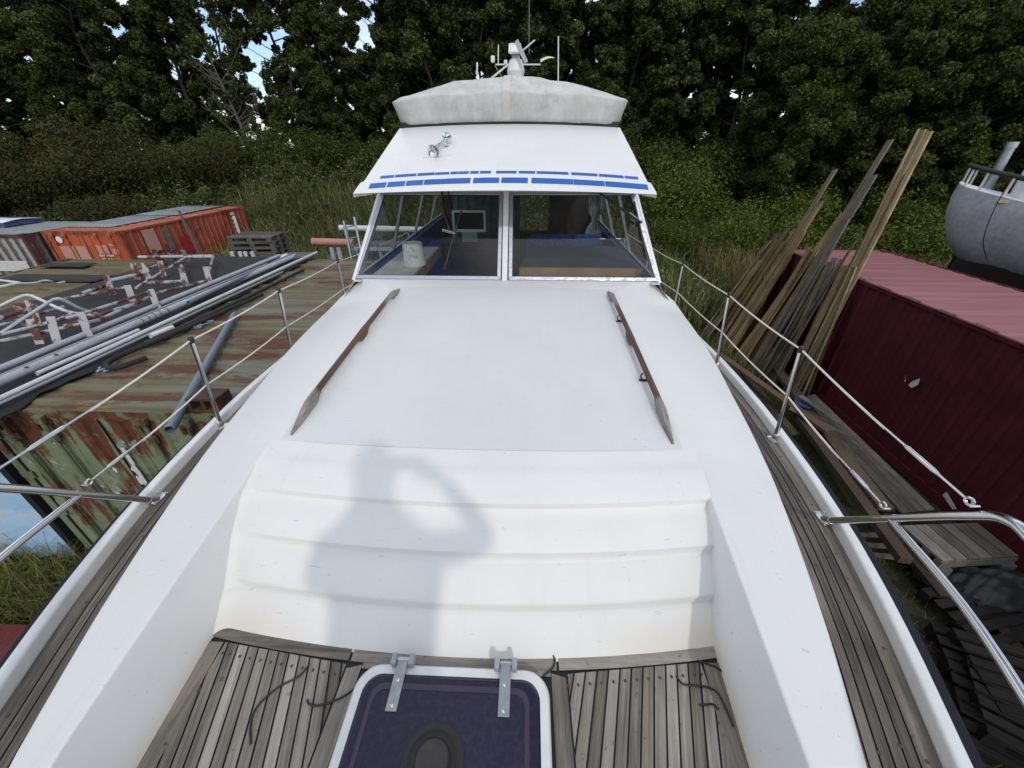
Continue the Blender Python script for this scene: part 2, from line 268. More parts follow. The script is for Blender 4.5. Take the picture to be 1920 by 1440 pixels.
# ------------------------------------------------------------------ mesh helpers
rng = np.random.default_rng(7); random.seed(7)
WL = {}
class MB:
    def __init__(s): s.v = []; s.f = []; s.r = []; s.rnd = .5; s.gr = {}
    def add(s, vs, fs, rnd=None):
        o = len(s.v); s.v += [tuple(float(c) for c in p) for p in vs]; s.f += [tuple(i+o for i in f) for f in fs]; s.r += [s.rnd if rnd is None else rnd]*len(fs); return s
    def box(s, c, d, rot=None, rnd=None):
        c = Vector(c); mt = rot if rot is not None else Matrix.Identity(3); vs = []
        for z in (-1, 1):
            for y in (-1, 1):
                for x in (-1, 1): vs.append(c + mt @ Vector((x*d[0]/2, y*d[1]/2, z*d[2]/2)))
        return s.add(vs, [(0, 2, 3, 1), (4, 5, 7, 6), (0, 1, 5, 4), (2, 6, 7, 3), (0, 4, 6, 2), (1, 3, 7, 5)], rnd)
    def bb(s, x0, x1, y0, y1, z0, z1, rnd=None): return s.box(((x0+x1)/2, (y0+y1)/2, (z0+z1)/2), (abs(x1-x0), abs(y1-y0), abs(z1-z0)), None, rnd)
    def beam(s, a, b, w, t, up=(0, 0, 1), rnd=None):     # a board from a to b, w wide, t thick
        a, b = Vector(a), Vector(b); z = (b-a); ln = z.length; z.normalize(); x = z.cross(Vector(up))
        if x.length < 1e-4: x = z.cross(Vector((0, 1, 0)))
        x.normalize(); y = z.cross(x); mt = Matrix((x, y, z)).transposed()
        return s.box((a+b)/2, (w, t, ln), mt, rnd)
    def tube(s, pts, r, n=10, cap=True, rnd=None):
        pts = [Vector(p) for p in pts]; rs = r if isinstance(r, (list, tuple)) else [r]*len(pts)
        tang = []
        for i in range(len(pts)):
            t = pts[min(i+1, len(pts)-1)] - pts[max(i-1, 0)]; tang.append(t.normalized())
        u = tang[0].orthogonal().normalized(); vs = []; fs = []
        for i, p in enumerate(pts):
            if i:
                q = tang[i-1].rotation_difference(tang[i]); u = (q @ u).normalized()
            v = tang[i].cross(u)
            for k in range(n):
                a = 2*math.pi*k/n; vs.append(p + (u*math.cos(a) + v*math.sin(a))*rs[i])
        for i in range(len(pts)-1):
            for k in range(n): fs.append((i*n+k, i*n+(k+1) % n, (i+1)*n+(k+1) % n, (i+1)*n+k))
        if cap: fs.append(tuple(reversed(range(n)))); fs.append(tuple((len(pts)-1)*n+k for k in range(n)))
        return s.add(vs, fs, rnd)
    def lathe(s, c, prof, n=24, axis=(0, 0, 1), rnd=None, cap=True):
        ax = Vector(axis).normalized(); u = ax.orthogonal().normalized(); v = ax.cross(u); c = Vector(c); vs = []; fs = []
        for (r, h) in prof:
            for k in range(n):
                a = 2*math.pi*k/n; vs.append(c + ax*h + (u*math.cos(a)+v*math.sin(a))*max(r, 1e-4))
        for i in range(len(prof)-1):
            for k in range(n): fs.append((i*n+k, i*n+(k+1) % n, (i+1)*n+(k+1) % n, (i+1)*n+k))
        if cap: fs.append(tuple(reversed(range(n)))); fs.append(tuple((len(prof)-1)*n+k for k in range(n)))
        return s.add(vs, fs, rnd)
    def grid(s, rows, rnd=None, closed=False):           # rows of equal length -> quads
        n = len(rows[0]); vs = [p for r in rows for p in r]; fs = []
        for i in range(len(rows)-1):
            for k in range(n if closed else n-1): fs.append((i*n+k, i*n+(k+1) % n, (i+1)*n+(k+1) % n, (i+1)*n+k))
        return s.add(vs, fs, rnd)
    def poly(s, pts, rnd=None): return s.add(pts, [tuple(range(len(pts)))], rnd)
    def prism(s, pts, d, rnd=None):                       # flat outline pushed by vector d
        n = len(pts); d = Vector(d); vs = [Vector(p) for p in pts] + [Vector(p)+d for p in pts]
        return s.add(vs, [tuple(range(n)), tuple(reversed(range(n, 2*n)))] + [(i, n+i, n+(i+1) % n, (i+1) % n) for i in range(n)], rnd)
    def build(s, name, mat, parent=None, local=False, smooth=None, bevel=None, seg=2, solid=None, fix=True):
        me = bpy.data.meshes.new(name)
        off = Vector((0, 0, 0)) if local else Vector((0, 0, Z0))
        if parent is not None and not local: off = off - Vector(WL.get(parent.name, (0, 0, 0)))
        me.from_pydata([Vector(p)+off for p in s.v], [], s.f)
        at = me.attributes.new('rnd', 'FLOAT', 'FACE'); at.data.foreach_set('value', np.array(s.r, 'f'))
        if s.gr:
            a2 = me.attributes.new('gr', 'FLOAT_VECTOR', 'POINT'); a2.data.foreach_set('vector', np.array([s.gr.get(i, (0, 0, 0)) for i in range(len(s.v))], 'f').ravel())
        o = bpy.data.objects.new(name, me); col.objects.link(o)
        me.materials.append(M[mat] if isinstance(mat, str) else mat)
        if fix:
            import bmesh
            bm = bmesh.new(); bm.from_mesh(me); bmesh.ops.recalc_face_normals(bm, faces=bm.faces); bm.to_mesh(me); bm.free()
        if smooth is not None:
            me.shade_smooth(); me.set_sharp_from_angle(angle=R(smooth))
        if solid: md = o.modifiers.new('s', 'SOLIDIFY'); md.thickness = solid; md.offset = -1
        if bevel: md = o.modifiers.new('b', 'BEVEL'); md.width = bevel; md.segments = seg; md.limit_method = 'ANGLE'; md.angle_limit = R(40)
        if parent is not None:
            o.parent = parent
            if not local: WL[o.name] = WL.get(parent.name, (0, 0, 0))
        else: WL[o.name] = (0, 0, 0)
        return o
def tag(o, label, cat, group=None, kind=None):
    if label: o['label'] = label
    if cat: o['category'] = cat
    if group: o['group'] = group
    if kind: o['kind'] = kind
    return o
def thing(name, label, cat, loc=(0, 0, 0), group=None, local=False):
    o = bpy.data.objects.new(name, None); col.objects.link(o); o.empty_display_size = .2
    if local: o.location = (0, 0, 0); WL[o.name] = (0, 0, 0)
    else: o.location = (loc[0], loc[1], loc[2]+Z0); WL[o.name] = tuple(o.location)
    return tag(o, label, cat, group)
def copy_tree(o, parent=None):
    c = o.copy(); col.objects.link(c)
    if parent is not None: c.parent = parent
    for ch in o.children: copy_tree(ch, c)
    return c
def npmesh(name, verts, faces, rnd, mat, parent=None):
    me = bpy.data.meshes.new(name); nv, nf, k = len(verts), len(faces), faces.shape[1]
    me.vertices.add(nv); me.vertices.foreach_set('co', verts.astype('f').ravel())
    me.loops.add(nf*k); me.loops.foreach_set('vertex_index', faces.astype('i').ravel())
    me.polygons.add(nf); me.polygons.foreach_set('loop_start', np.arange(0, nf*k, k, dtype='i')); me.polygons.foreach_set('loop_total', np.full(nf, k, 'i'))
    me.update(calc_edges=True)
    at = me.attributes.new('rnd', 'FLOAT', 'FACE'); at.data.foreach_set('value', rnd.astype('f'))
    me.materials.append(M[mat]); o = bpy.data.objects.new(name, me); col.objects.link(o)
    if parent is not None: o.parent = parent
    return o
def lerp_tab(t, y): return float(np.interp(y, [a for a, b in t], [b for a, b in t]))
def fillet(pts, rad, n=4):                                # round the inner corners of a polyline (tuples)
    out = [np.array(pts[0], float)]
    for i in range(1, len(pts)-1):
        p, a, b = np.array(pts[i], float), np.array(pts[i-1], float), np.array(pts[i+1], float); r = rad[i-1] if isinstance(rad, (list, tuple)) else rad
        da, db = a-p, b-p; la, lb = np.linalg.norm(da), np.linalg.norm(db); r = min(r, la*.45, lb*.45); p0, p1 = p+da/la*r, p+db/lb*r
        for k in range(n+1):
            t = k/n; out.append((1-t)**2*p0 + 2*t*(1-t)*p + t*t*p1)
    out.append(np.array(pts[-1], float)); return out
def smooth_path(pts, n=8):                                # Catmull-Rom through points
    P = [np.array(p, float) for p in pts]; P = [2*P[0]-P[1]] + P + [2*P[-1]-P[-2]]; out = []
    for i in range(1, len(P)-2):
        for k in range(n):
            t = k/n; a, b, c, d = P[i-1], P[i], P[i+1], P[i+2]
            out.append(.5*((2*b) + (c-a)*t + (2*a-5*b+4*c-d)*t*t + (3*b-a-3*c+d)*t**3))
    out.append(P[-2]); return out
G = -4.76
# ================================================================== THE MOTOR YACHT
boat = thing('motor_yacht', 'white flybridge motor yacht with teak decks and blue taped brow, seen from its bow', 'boat', (0, 0, -1.46))
TOE = [(-1.95, .06), (-1.7, .34), (-1.4, .62), (-1, .88), (-.5, 1.10), (0, 1.285), (.43, 1.435), (.7, 1.53), (.95, 1.61), (1.2, 1.66), (1.4, 1.70), (1.85, 1.75), (2.45, 1.80), (3.2, 1.83), (4.2, 1.86), (5.6, 1.88), (7, 1.86), (8.9, 1.80)]
BND = [(-1.25, .30), (-.8, .58), (-.4, .78), (0, .93), (.36, 1.055), (.46, 1.10), (.6, 1.145), (.76, 1.19), (.93, 1.235), (1.15, 1.295), (1.31, 1.33), (1.6, 1.39), (2.0, 1.45), (2.46, 1.525), (2.9, 1.57), (3.4, 1.60), (4.3, 1.63), (7.9, 1.58)]
DECK = [(-2, -1.50), (1, -1.54), (2.2, -1.54), (3, -1.57), (4.2, -1.66), (5.6, -1.79), (9, -1.95)]
toe = lambda y: lerp_tab(TOE, y); bnd = lambda y: lerp_tab(BND, y); dkz = lambda y: lerp_tab(DECK, y)
YS = list(np.arange(-1.95, 8.91, .12)) + [8.9]
def smooth_tab(tab, ys, k=5):
    v = np.array([lerp_tab(tab, y) for y in ys]); p = np.pad(v, k, mode='edge')
    p[:k] = v[0]-(v[k:0:-1]-v[0]); p[-k:] = v[-1]-(v[-2:-k-2:-1]-v[-1])
    return np.convolve(p, np.ones(2*k+1)/(2*k+1), 'valid')
TOEs = list(zip(YS, np.maximum(smooth_tab(TOE, YS, 2), .02))); TOE = TOEs
YB = list(np.arange(-1.25, 7.91, .1)); BND = list(zip(YB, smooth_tab(BND, YB, 2)))
# hull
mb = MB(); rows = []
for y in YS:
    b = toe(y) + .075; z = dkz(y); t = (y+1.95)/10.85; kz = G + .02 + 1.3*max(0, 1-t*3.2)**1.5
    rake = .0
    r = []
    for (fx, fz) in ((1.0, 0.0), (.985, .12), (.93, .38), (.84, .62), (.55, .82), (.03, 1.0)):
        r.append((b*fx, y + rake, z-.05 + (kz-z)*fz))
    rows.append([(-p[0], p[1], p[2]) for p in r] + list(reversed(r)))
mb.grid(rows); mb.poly(list(reversed(rows[-1]))); hull = mb.build('hull', 'navy', boat, smooth=40)
# side rubbing strake just under the rail
for s in (-1, 1):
    mb = MB(); rows = []
    for y in YS:
        b = toe(y)+.05; z = dkz(y)
        rows.append([(s*(b), y, z+.005), (s*(b+.08), y, z-.012), (s*(b+.10), y, z-.04), (s*(b+.08), y, z-.085), (s*(b+.0), y, z-.10)])
    mb.grid(rows); mb.build('rub_rail', 'navy', boat, smooth=50)
# toe rail
for s in (-1, 1):
    mb = MB(); rows = []
    for y in YS:
        b = toe(y); z = dkz(y)
        pr = fillet([(b, z-.01), (b+.006, z+.05), (b+.055, z+.047), (b+.062, z-.01)], .012, 3)
        rows.append([(s*p[0], y, p[1]) for p in pr])
    mb.grid(rows); mb.build('toe_rail', 'trim_white', boat, smooth=50)
# side decks: caulk bed and planks sprung along the rail
for s in (-1, 1):
    sd_ = MB()
    rows = [[(s*(bnd(y)-.05 if y > -1.25 else 0), y, dkz(y)-.004), (s*(toe(y)+.004), y, dkz(y)-.004)] for y in YS if y > -1.3]
    sd_.grid(rows); base = sd_.build('side_deck', 'caulk', boat)
    pk = MB(); W = .037; k = 0; x_off = .0; widths = [.062] + [W]*13
    def lay(seg, rn):
        i0 = len(pk.v); pk.grid([list(q) for q in seg], rn)
        for q in range(len(seg)):
            for e in (0, 1): pk.gr[i0+2*q+e] = (x_off+(0 if e else W)+k*.3, seg[q][0][1]+rn*9, rn*20)
    for k, wd in enumerate(widths):
        rn = random.random(); seg = []
        for y in np.arange(-1.2, 7.9, .1):
            o = toe(y)-.002 - x_off; i = max(o-wd+.0055, bnd(y)-.02)
            if o - i > .006: seg.append(((s*i, y, dkz(y)), (s*o, y, dkz(y))))
            else:
                if len(seg) > 1: lay(seg, rn)
                seg = []
            if random.random() < .03 and len(seg) > 3:
                lay(seg, rn); rn = random.random(); a, b = seg[-1]; seg = [(tuple(np.add(a, (0, .004, 0))), tuple(np.add(b, (0, .004, 0))))]
        if len(seg) > 1: lay(seg, rn)
        x_off += wd
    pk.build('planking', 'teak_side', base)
    for y in np.arange(-.9, 3.2, .33):
        for off in (.03, .08, .155):
            x = toe(y)-off
            if x > bnd(y)+.02: MB().lathe((s*x, y+.07*random.random(), dkz(y)-.003), [(.0055, 0), (.0055, .0042)], 8).build('plug', 'plug_wood', base)
# ---- coachroof, coamings and windscreen base: one moulded surface
def t_in(y):                                             # inner top edge of the coaming / edge of the roof panel
    return float(np.interp(y, [-1.2, -.6, 0, .3, 1.33, 2.3, 3.45], [.25, .62, .82, .875, .965, .985, 1.0]))
def z_in(y): return float(np.interp(y, [-1.2, -.6, .3, 1.33, 2.4, 3.2, 3.45], [-1.38, -1.30, -1.215, -1.165, -1.105, -1.07, -1.055]))
def z_out(y): return float(np.interp(y, [-1.2, -.6, .3, 1.33, 3.0, 3.45, 4.5, 7.9], [-1.42, -1.36, -1.275, -1.26, -1.25, -1.25, -1.30, -1.4]))
def w_base(y): return float(np.interp(y, [-1.2, -.4, .2, .72, 1.45], [.10, .66, .83, .872, .93]))
for s in (-1, 1):
    mb = MB(); rows = []
    for y in list(np.arange(-1.2, 1.33, .06))+[1.36]:
        zi, zo, zd = z_in(y), z_out(y), dkz(y)
        pr = fillet([(w_base(y), -1.464), (t_in(y), zi), (bnd(y)-.004, zo), (bnd(y)+.012, zd-.01)], [.010, .018], 5)
        rows.append([(s*p[0], y, p[1]) for p in pr])
    mb.grid(rows); mb.build('coaming', 'gelcoat_well', boat, smooth=60)
# roof from the steps back to the windscreen foot, with the sides sweeping up to the screen
mb = MB(); rows = []; prow = []
ysr = list(np.arange(1.36, 3.2, .08)) + [3.2, 3.27, 3.33, 3.39, 3.45, 3.50, 3.54, 3.57]
def roof_section(y):
    zi, zo = z_in(min(y, 3.45)), z_out(y)
    k = max(0., (y-3.2)/.37); lift = .014*k*k            # concave sweep up to the frame
    xs = t_in(min(y, 3.45)) + k*k*.33; c = .038*(1-min(1, k))
    half = [(xs*f, zi+c*(1-f*f)+lift) for f in (0, .12, .24, .36, .48, .60, .72, .82, .90, .955, 1.0)]
    bo = bnd(y)
    e = fillet([(xs, zi+lift), (max(bo-.004, xs+.06), zo+lift*1.2), (max(bo+.012, xs+.075), dkz(y)-.01)], .018, 5)
    return half, e
for y in ysr:
    half, e = roof_section(y); r = half[:-1] + [tuple(p) for p in e]
    bow = lambda x, y=y: y - (.075*(1-min(1, abs(x)/.95)**2) if y < 1.4 else .075*(1-min(1, abs(x)/.95)**2)*max(0, 1-(y-1.36)/.5))
    rows.append([(-x, bow(x), z) for x, z in reversed(r)] + [(x, bow(x), z) for x, z in r[1:]])
mb.grid(rows); roof = mb.build('coachroof', 'gelcoat', boat, smooth=60)
# non-skid panel laid on the roof
mb = MB(); rows = []
for y in [yy for yy in ysr if yy <= 3.33]:
    half, e = roof_section(y); r = [(x, z+.0022) for x, z in half[:-1]]
    bw = lambda x, y=y: y - .075*(1-min(1, abs(x)/.95)**2)*max(0, 1-(y-1.36)/.5)
    rows.append([(-x, bw(x)+.012, z) for x, z in reversed(r)] + [(x, bw(x)+.012, z) for x, z in r[1:]])
mb.grid(rows); mb.build('nonskid_panel', 'gelcoat_deck', roof, smooth=60)
# moulded steps between well and roof: three lapped ridges on a curved face
PROF = [(.70, -1.466, .874), (.72, -1.452, .874), (.80, -1.405, .880), (.846, -1.384, .884)]
P2 = [(.70, -1.466), (.735, -1.445), (.846, -1.383), (.972, -1.286), (1.112, -1.206), (1.24, -1.172), (1.31, -1.163), (1.37, -1.160)]
prof = []
lip = .027
def along(a, b, n): return [(a[0]+(b[0]-a[0])*k/n, a[1]+(b[1]-a[1])*k/n) for k in range(n+1)]
segs = [(P2[0], P2[1], P2[2]), (P2[2], P2[3]), (P2[3], P2[4]), (P2[4], P2[5], P2[6], P2[7])]
for i, sg in enumerate(segs):
    pts = [np.array(p) for p in sg]; d0 = pts[1]-pts[0]; nrm = np.array([-d0[1], d0[0]])/np.linalg.norm(d0)
    if i:                                                # a rounded nose hanging over the piece below
        du = d0/np.linalg.norm(d0); a_ = -nrm[0]*lip/du[0]; prof += [(*(pts[0]-du*(a_+.004)), 0., 0.), (*(pts[0]-du*a_*.95), *(nrm*lip*.08)), (*(pts[0]-du*a_*.2), *(nrm*lip*.82)), (*(pts[0]-du*.0), *(nrm*lip*.96)), (*(pts[0]+du*.010), *(nrm*lip))]
    else: prof.append((*pts[0], 0., 0.))
    for k in range(1, len(pts)):
        nk = 3
        for q in range(1, nk+1):
            f_ = ((k-1)*nk+q)/(nk*(len(pts)-1)); o = lip*(1-f_)**.8 if i else 0
            if i == 3: o = lip*max(0, 1-f_*1.6)
            p = pts[k-1]+(pts[k]-pts[k-1])*q/nk
            if q == nk and k == len(pts)-1 and i < 3: p = p - d0/np.linalg.norm(d0)*.030
            prof.append((*p, *(nrm*o)))
mb = MB(); rows = []
for (y, z, oy, oz) in prof:
    zw = min(1, max(0, (z+1.464)/(z_in(y)+1.464))); hw = w_base(y)+(t_in(y)-w_base(y))*zw+.002; r = []
    rad = .055 if y < 1.15 else .055*max(.02, (1.3-y)/.15)
    xs = [hw-rad+rad*math.sin(a) for a in np.linspace(0, math.pi/2, 7)]
    dy = [rad*(1-math.cos(a)) for a in np.linspace(0, math.pi/2, 7)]
    inner = list(np.linspace(0, hw-rad, 12))
    fd_ = lambda x: min(1, max(0, (hw-.015-x)/.09))
    half = [(x, y+oy*fd_(x)-.078*(1-(x/.93)**2), z+oz*fd_(x) + (.036 if y > 1.3 else .036*max(0, (y-.72)/.6))*(1-(x/.95)**2)) for x in inner] + [(x, y+oy*fd_(x)-.078*(1-(x/.93)**2)-d, z+oz*fd_(x) + (.036 if y > 1.3 else .036*max(0, (y-.72)/.6))*(1-(x/.95)**2)) for x, d in zip(xs[1:], dy[1:])]
    hr = list(half); e0 = len(inner); ex, ey, ez = half[-1]; base_y = [p[1] for p in half]; lastx = half[e0-1]
    hr = [(x, y+oy-.078*(1-(x/.93)**2), z+oz + (.036 if y > 1.3 else .036*max(0, (y-.72)/.6))*(1-(x/.95)**2)) for x in inner+[lastx[0]+(hw+.010-lastx[0])*k/6 for k in range(1, 7)]]
    rows.append([(-p[0], p[1], p[2]) for p in reversed(half)] + hr[1:])
mb.grid(rows); mb.build('steps', 'gelcoat_cream', boat, smooth=38)
# ---- foredeck well
fd = MB(); fd.poly([(-.9, .76, -1.464), (-.86, -1.0, -1.464), (.86, -1.0, -1.464), (.9, .76, -1.464)]); fdo = fd.build('foredeck', 'caulk', boat)
def clip(poly, conv):
    out = poly
    for i in range(len(conv)):
        a, b = np.array(conv[i]), np.array(conv[(i+1) % len(conv)]); e = b-a; nn = np.array([-e[1], e[0]]); res = []
        for j in range(len(out)):
            p, q = np.array(out[j]), np.array(out[(j+1) % len(out)]); dp, dq = (p-a)@nn, (q-a)@nn
            if dp >= 0: res.append(p)
            if dp*dq < 0: res.append(p+(q-p)*dp/(dp-dq))
        out = res
        if len(out) < 3: return []
    return out
zpl = -1.460
for s in (-1, 1):
    pk = MB()
    zone = [(s*.365, .600), (s*.808, .650), (s*.825, -.9), (s*.40, -.9)]
    if s > 0: zone = zone[::-1]
    # clockwise -> make counter clockwise
    ar = sum(zone[i][0]*zone[(i+1) % 4][1]-zone[(i+1) % 4][0]*zone[i][1] for i in range(4))
    if ar < 0: zone = zone[::-1]
    d = np.array([-s*.27, -1.]); d /= np.linalg.norm(d); n_ = np.array([d[1], -d[0]])
    for k in range(-60, 60):
        c0 = n_*(k*.0355); a = c0 - d*3 ; wv = n_*.0302; q = [a, a+wv, a+wv+d*6, a+d*6]
        pg = clip(q if True else q, zone) if (np.cross(q[1]-q[0], q[2]-q[1]) > 0) else clip(q[::-1], zone)
        if len(pg) >= 3:
            rn = random.random()
            i0 = len(pk.v); pk.poly([(p[0], p[1], zpl+random.random()*.0006) for p in pg], rn)
            for q_, p in enumerate(pg): pk.gr[i0+q_] = (float(np.dot(p, n_)), float(np.dot(p, d))+rn*9, rn*20)
            top = max(pg, key=lambda p: p[1]); cx_, cy_ = np.mean([p for p in pg if p[1] > top[1]-.05], axis=0)
            for off in (.035, .42+.1*random.random()):
                pp = np.array([cx_, cy_]) + d*off
                if len(clip([pp+(.004, 0), pp+(0, .004), pp-(.004, 0)], zone)) >= 3: MB().lathe((pp[0], pp[1], zpl-.002), [(.0048, 0), (.0048, .0036)], 8).build('plug', 'plug_wood', fdo)
    pk.build('planking', 'teak_fore', fdo)

mb = MB()
arc = lambda x: .728-.078*(1-(x/.93)**2)
for x0, x1 in ((-.872, -.362), (-.354, .330), (.338, .872)):     # front margin boards
    rows = [[(x, arc(x)-.052, zpl+.001), (x, arc(x)+.01, zpl+.001)] for x in np.linspace(x0, x1, 12)]
    mb.grid(rows, random.random())
mb.build('margin_board', 'teak_across', fdo)
mb = MB()
for s in (-1, 1):
    mb.grid([[(s*(w_base(y)-.050), min(y, .655), zpl+.0005), (s*(w_base(y)+.01), min(y, .665), zpl+.0005)] for y in np.arange(-.9, .70, .05)], random.random())
    mb.poly([(s*.312, .60, zpl+.0004), (s*.360, .588, zpl+.0004), (s*.395, -.9, zpl+.0004), (s*.335, -.9, zpl+.0004)], random.random())
mb.poly([(-.31, .655, zpl), (.31, .655, zpl), (.31, .59, zpl), (-.31, .59, zpl)], .7)
mb.poly([(-.33, -.03, zpl), (.33, -.03, zpl), (.33, -.9, zpl), (-.33, -.9, zpl)], .4)
mb.build('king_plank', 'teak_along', fdo)
# ---- hatch
def rrect(x0, x1, y0, y1, r, z, n=8):
    o = []
    for cx, cy, a0 in ((x1-r, y1-r, 0), (x0+r, y1-r, 90), (x0+r, y0+r, 180), (x1-r, y0+r, 270)):
        for k in range(n+1):
            a = R(a0+90*k/n); o.append((cx+r*math.cos(a), cy+r*math.sin(a), z))
    return o
hx, hy0, hy1 = .302, -.02, .592
hatch = MB().grid([rrect(-hx, hx, hy0, hy1, .075, -1.462), rrect(-hx, hx, hy0, hy1, .075, -1.428), rrect(-hx+.006, hx-.006, hy0+.006, hy1-.006, .07, -1.420), rrect(-hx+.03, hx-.03, hy0+.03, hy1-.03, .055, -1.418), rrect(-hx+.032, hx-.032, hy0+.032, hy1-.032, .053, -1.44)], closed=True).build('hatch', 'trim_white', boat, smooth=40)
lid = MB()
lid.grid([rrect(-hx+.034, hx-.034, hy0+.034, hy1-.034, .05, -1.44), rrect(-hx+.034, hx-.034, hy0+.034, hy1-.034, .05, -1.417), rrect(-hx+.04, hx-.04, hy0+.04, hy1-.04, .046, -1.410), rrect(-hx+.07, hx-.07, hy0+.07, hy1-.07, .03, -1.408)], closed=True)
lid.poly(rrect(-hx+.07, hx-.07, hy0+.07, hy1-.07, .03, -1.408)); lid.build('lid', 'hatch_acrylic', hatch, smooth=30)
lid2 = MB().grid([rrect(-hx+.062, hx-.062, hy0+.062, hy1-.058, .04, -1.4065), rrect(-hx+.075, hx-.075, hy0+.075, hy1-.074, .035, -1.4065)], closed=True); 
simple('lid_line', (.035, .022, .05), .35); lid2.build('lid_highlight', 'lid_line', hatch)  # thin mauve ring paints the highlight running round the lid
vc = (-.02, .36, -1.409)
v = MB().lathe(vc, [(.085, 0), (.085, .004), (.080, .008), (.066, .009), (.062, .006), (.05, .006), (.046, .012), (.03, .014), (.001, .015)], 40).build('vent', 'vent_dark', hatch, smooth=40)
MB().lathe(vc, [(.048, .0065), (.042, .018), (.02, .021), (.001, .021)], 32).build('vent_cap', 'vent_mid', hatch, smooth=40)
for hx_ in (-.165, .165):
    h = MB(); h.bb(hx_-.017, hx_+.017, .462, .606, -1.4085, -1.4035); h.build('hinge', 'dull_steel', hatch, bevel=.0015)
    [MB().bb(hx_+q*.028-.008, hx_+q*.028+.008, .580, .612, -1.425, -1.392).build('hinge_lug', 'hinge_grey', hatch, bevel=.002) for q in (-1, 1)]; MB().tube([(hx_-.018, .598, -1.405), (hx_+.018, .598, -1.405)], .006, 8).build('hinge_pin', 'steel', hatch)
    [MB().lathe((hx_, yy, -1.4036), [(.006, 0), (.005, .0016), (.001, .002)], 10).build('screw', 'steel', hatch) for yy in (.475, .54)]
# ---- grab rails on the roof: three feet and a round bar
def grab(s):
    a0 = np.array([s*.885, 1.40]); a1 = np.array([s*.905, 3.30]); mb = MB(); rows = []
    L_ = 1.90; feet = [.0, .125, .60, .96]
    for t in np.linspace(0, 1, 61):
        x, y = a0+(a1-a0)*t; zr = z_in(y)+.006
        f = t*L_
        top = min(.062, .012+.26*f, .012+.26*(L_-f)) if (f < .22 or f > L_-.22) else .062
        # gap under the bar except at the feet
        def near(c, h): return max(0, 1-abs(f-c)/h)
        foot = max(1. if f < .24 else near(.24, .07), near(.98, .10)*1.6, 1. if f > L_-.20 else near(L_-.20, .06)); foot = min(1, foot)
        bot = (1-foot)*(top-.028); hw = .016 if foot < .5 else .018
        if f < .2: hw = .006+.012*min(1, f/.12)
        if f > L_-.16: hw = .006+.012*min(1, (L_-f)/.1)
        rows.append([(x-hw*.8, y, zr+bot), (x-hw, y, zr+bot+(top-bot)*.5), (x-hw*.65, y, zr+top-.003), (x, y, zr+top), (x+hw*.65, y, zr+top-.003), (x+hw, y, zr+bot+(top-bot)*.5), (x+hw*.8, y, zr+bot)])
    mb.grid(rows, closed=True); mb.poly(rows[0]); mb.poly(rows[-1]); return mb.build('grab_rail', 'rail_wood', boat, smooth=50)
grab(-1); grab(1)
# spring clips for a boathook
for px, py in ((1163, 603), (1208, 714)):
    p = at_z(px, py, -1.10); zb = z_in(p[1])+.038*(1-(p[0]/.97)**2)+.004; p = at_z(px, py, zb)
    mb = MB(); mb.bb(p[0]-.030, p[0]+.030, p[1]-.009, p[1]+.009, zb, zb+.006)
    ring = [(p[0]+.024*math.cos(a), p[1], zb+.030+.024*math.sin(a)) for a in np.linspace(R(128), R(412), 16)]
    mb.tube(ring, .0042, 6); mb.build('boathook_clip', 'black_rubber', boat, smooth=50)
# ---- stanchions
def stanchion(base, top, cap=True):
    st = MB().tube([base, top], .0125, 12).build('stanchion', 'steel', boat, smooth=50)
    b = np.array(base); MB().lathe(b, [(.042, 0), (.042, .006), (.022, .012), (.017, .05), (.0135, .055)], 16).build('base', 'steel', st, smooth=40)
    if cap: t = np.array(top); d = (t-b)/np.linalg.norm(t-b); MB().lathe(t-d*.012, [(.0145, 0), (.016, .012), (.016, .028), (.009, .036)], 14, d).build('cap', 'black_rubber', st, smooth=40)
ST = [(1.755, 1.94, -1.54, 1.685, 1.94, -.93), (1.79, 2.9, -1.57, 1.725, 2.9, -.95), (1.845, 4.18, -1.66, 1.83, 4.18, -1.04), (1.86, 5.6, -1.79, 1.90, 5.6, -1.17), (1.85, 7.1, -1.86, 1.89, 7.1, -1.25)]
for s in (-1, 1):
    for q in ST: stanchion((s*q[0], q[1], q[2]), (s*q[3], q[4], q[5]))
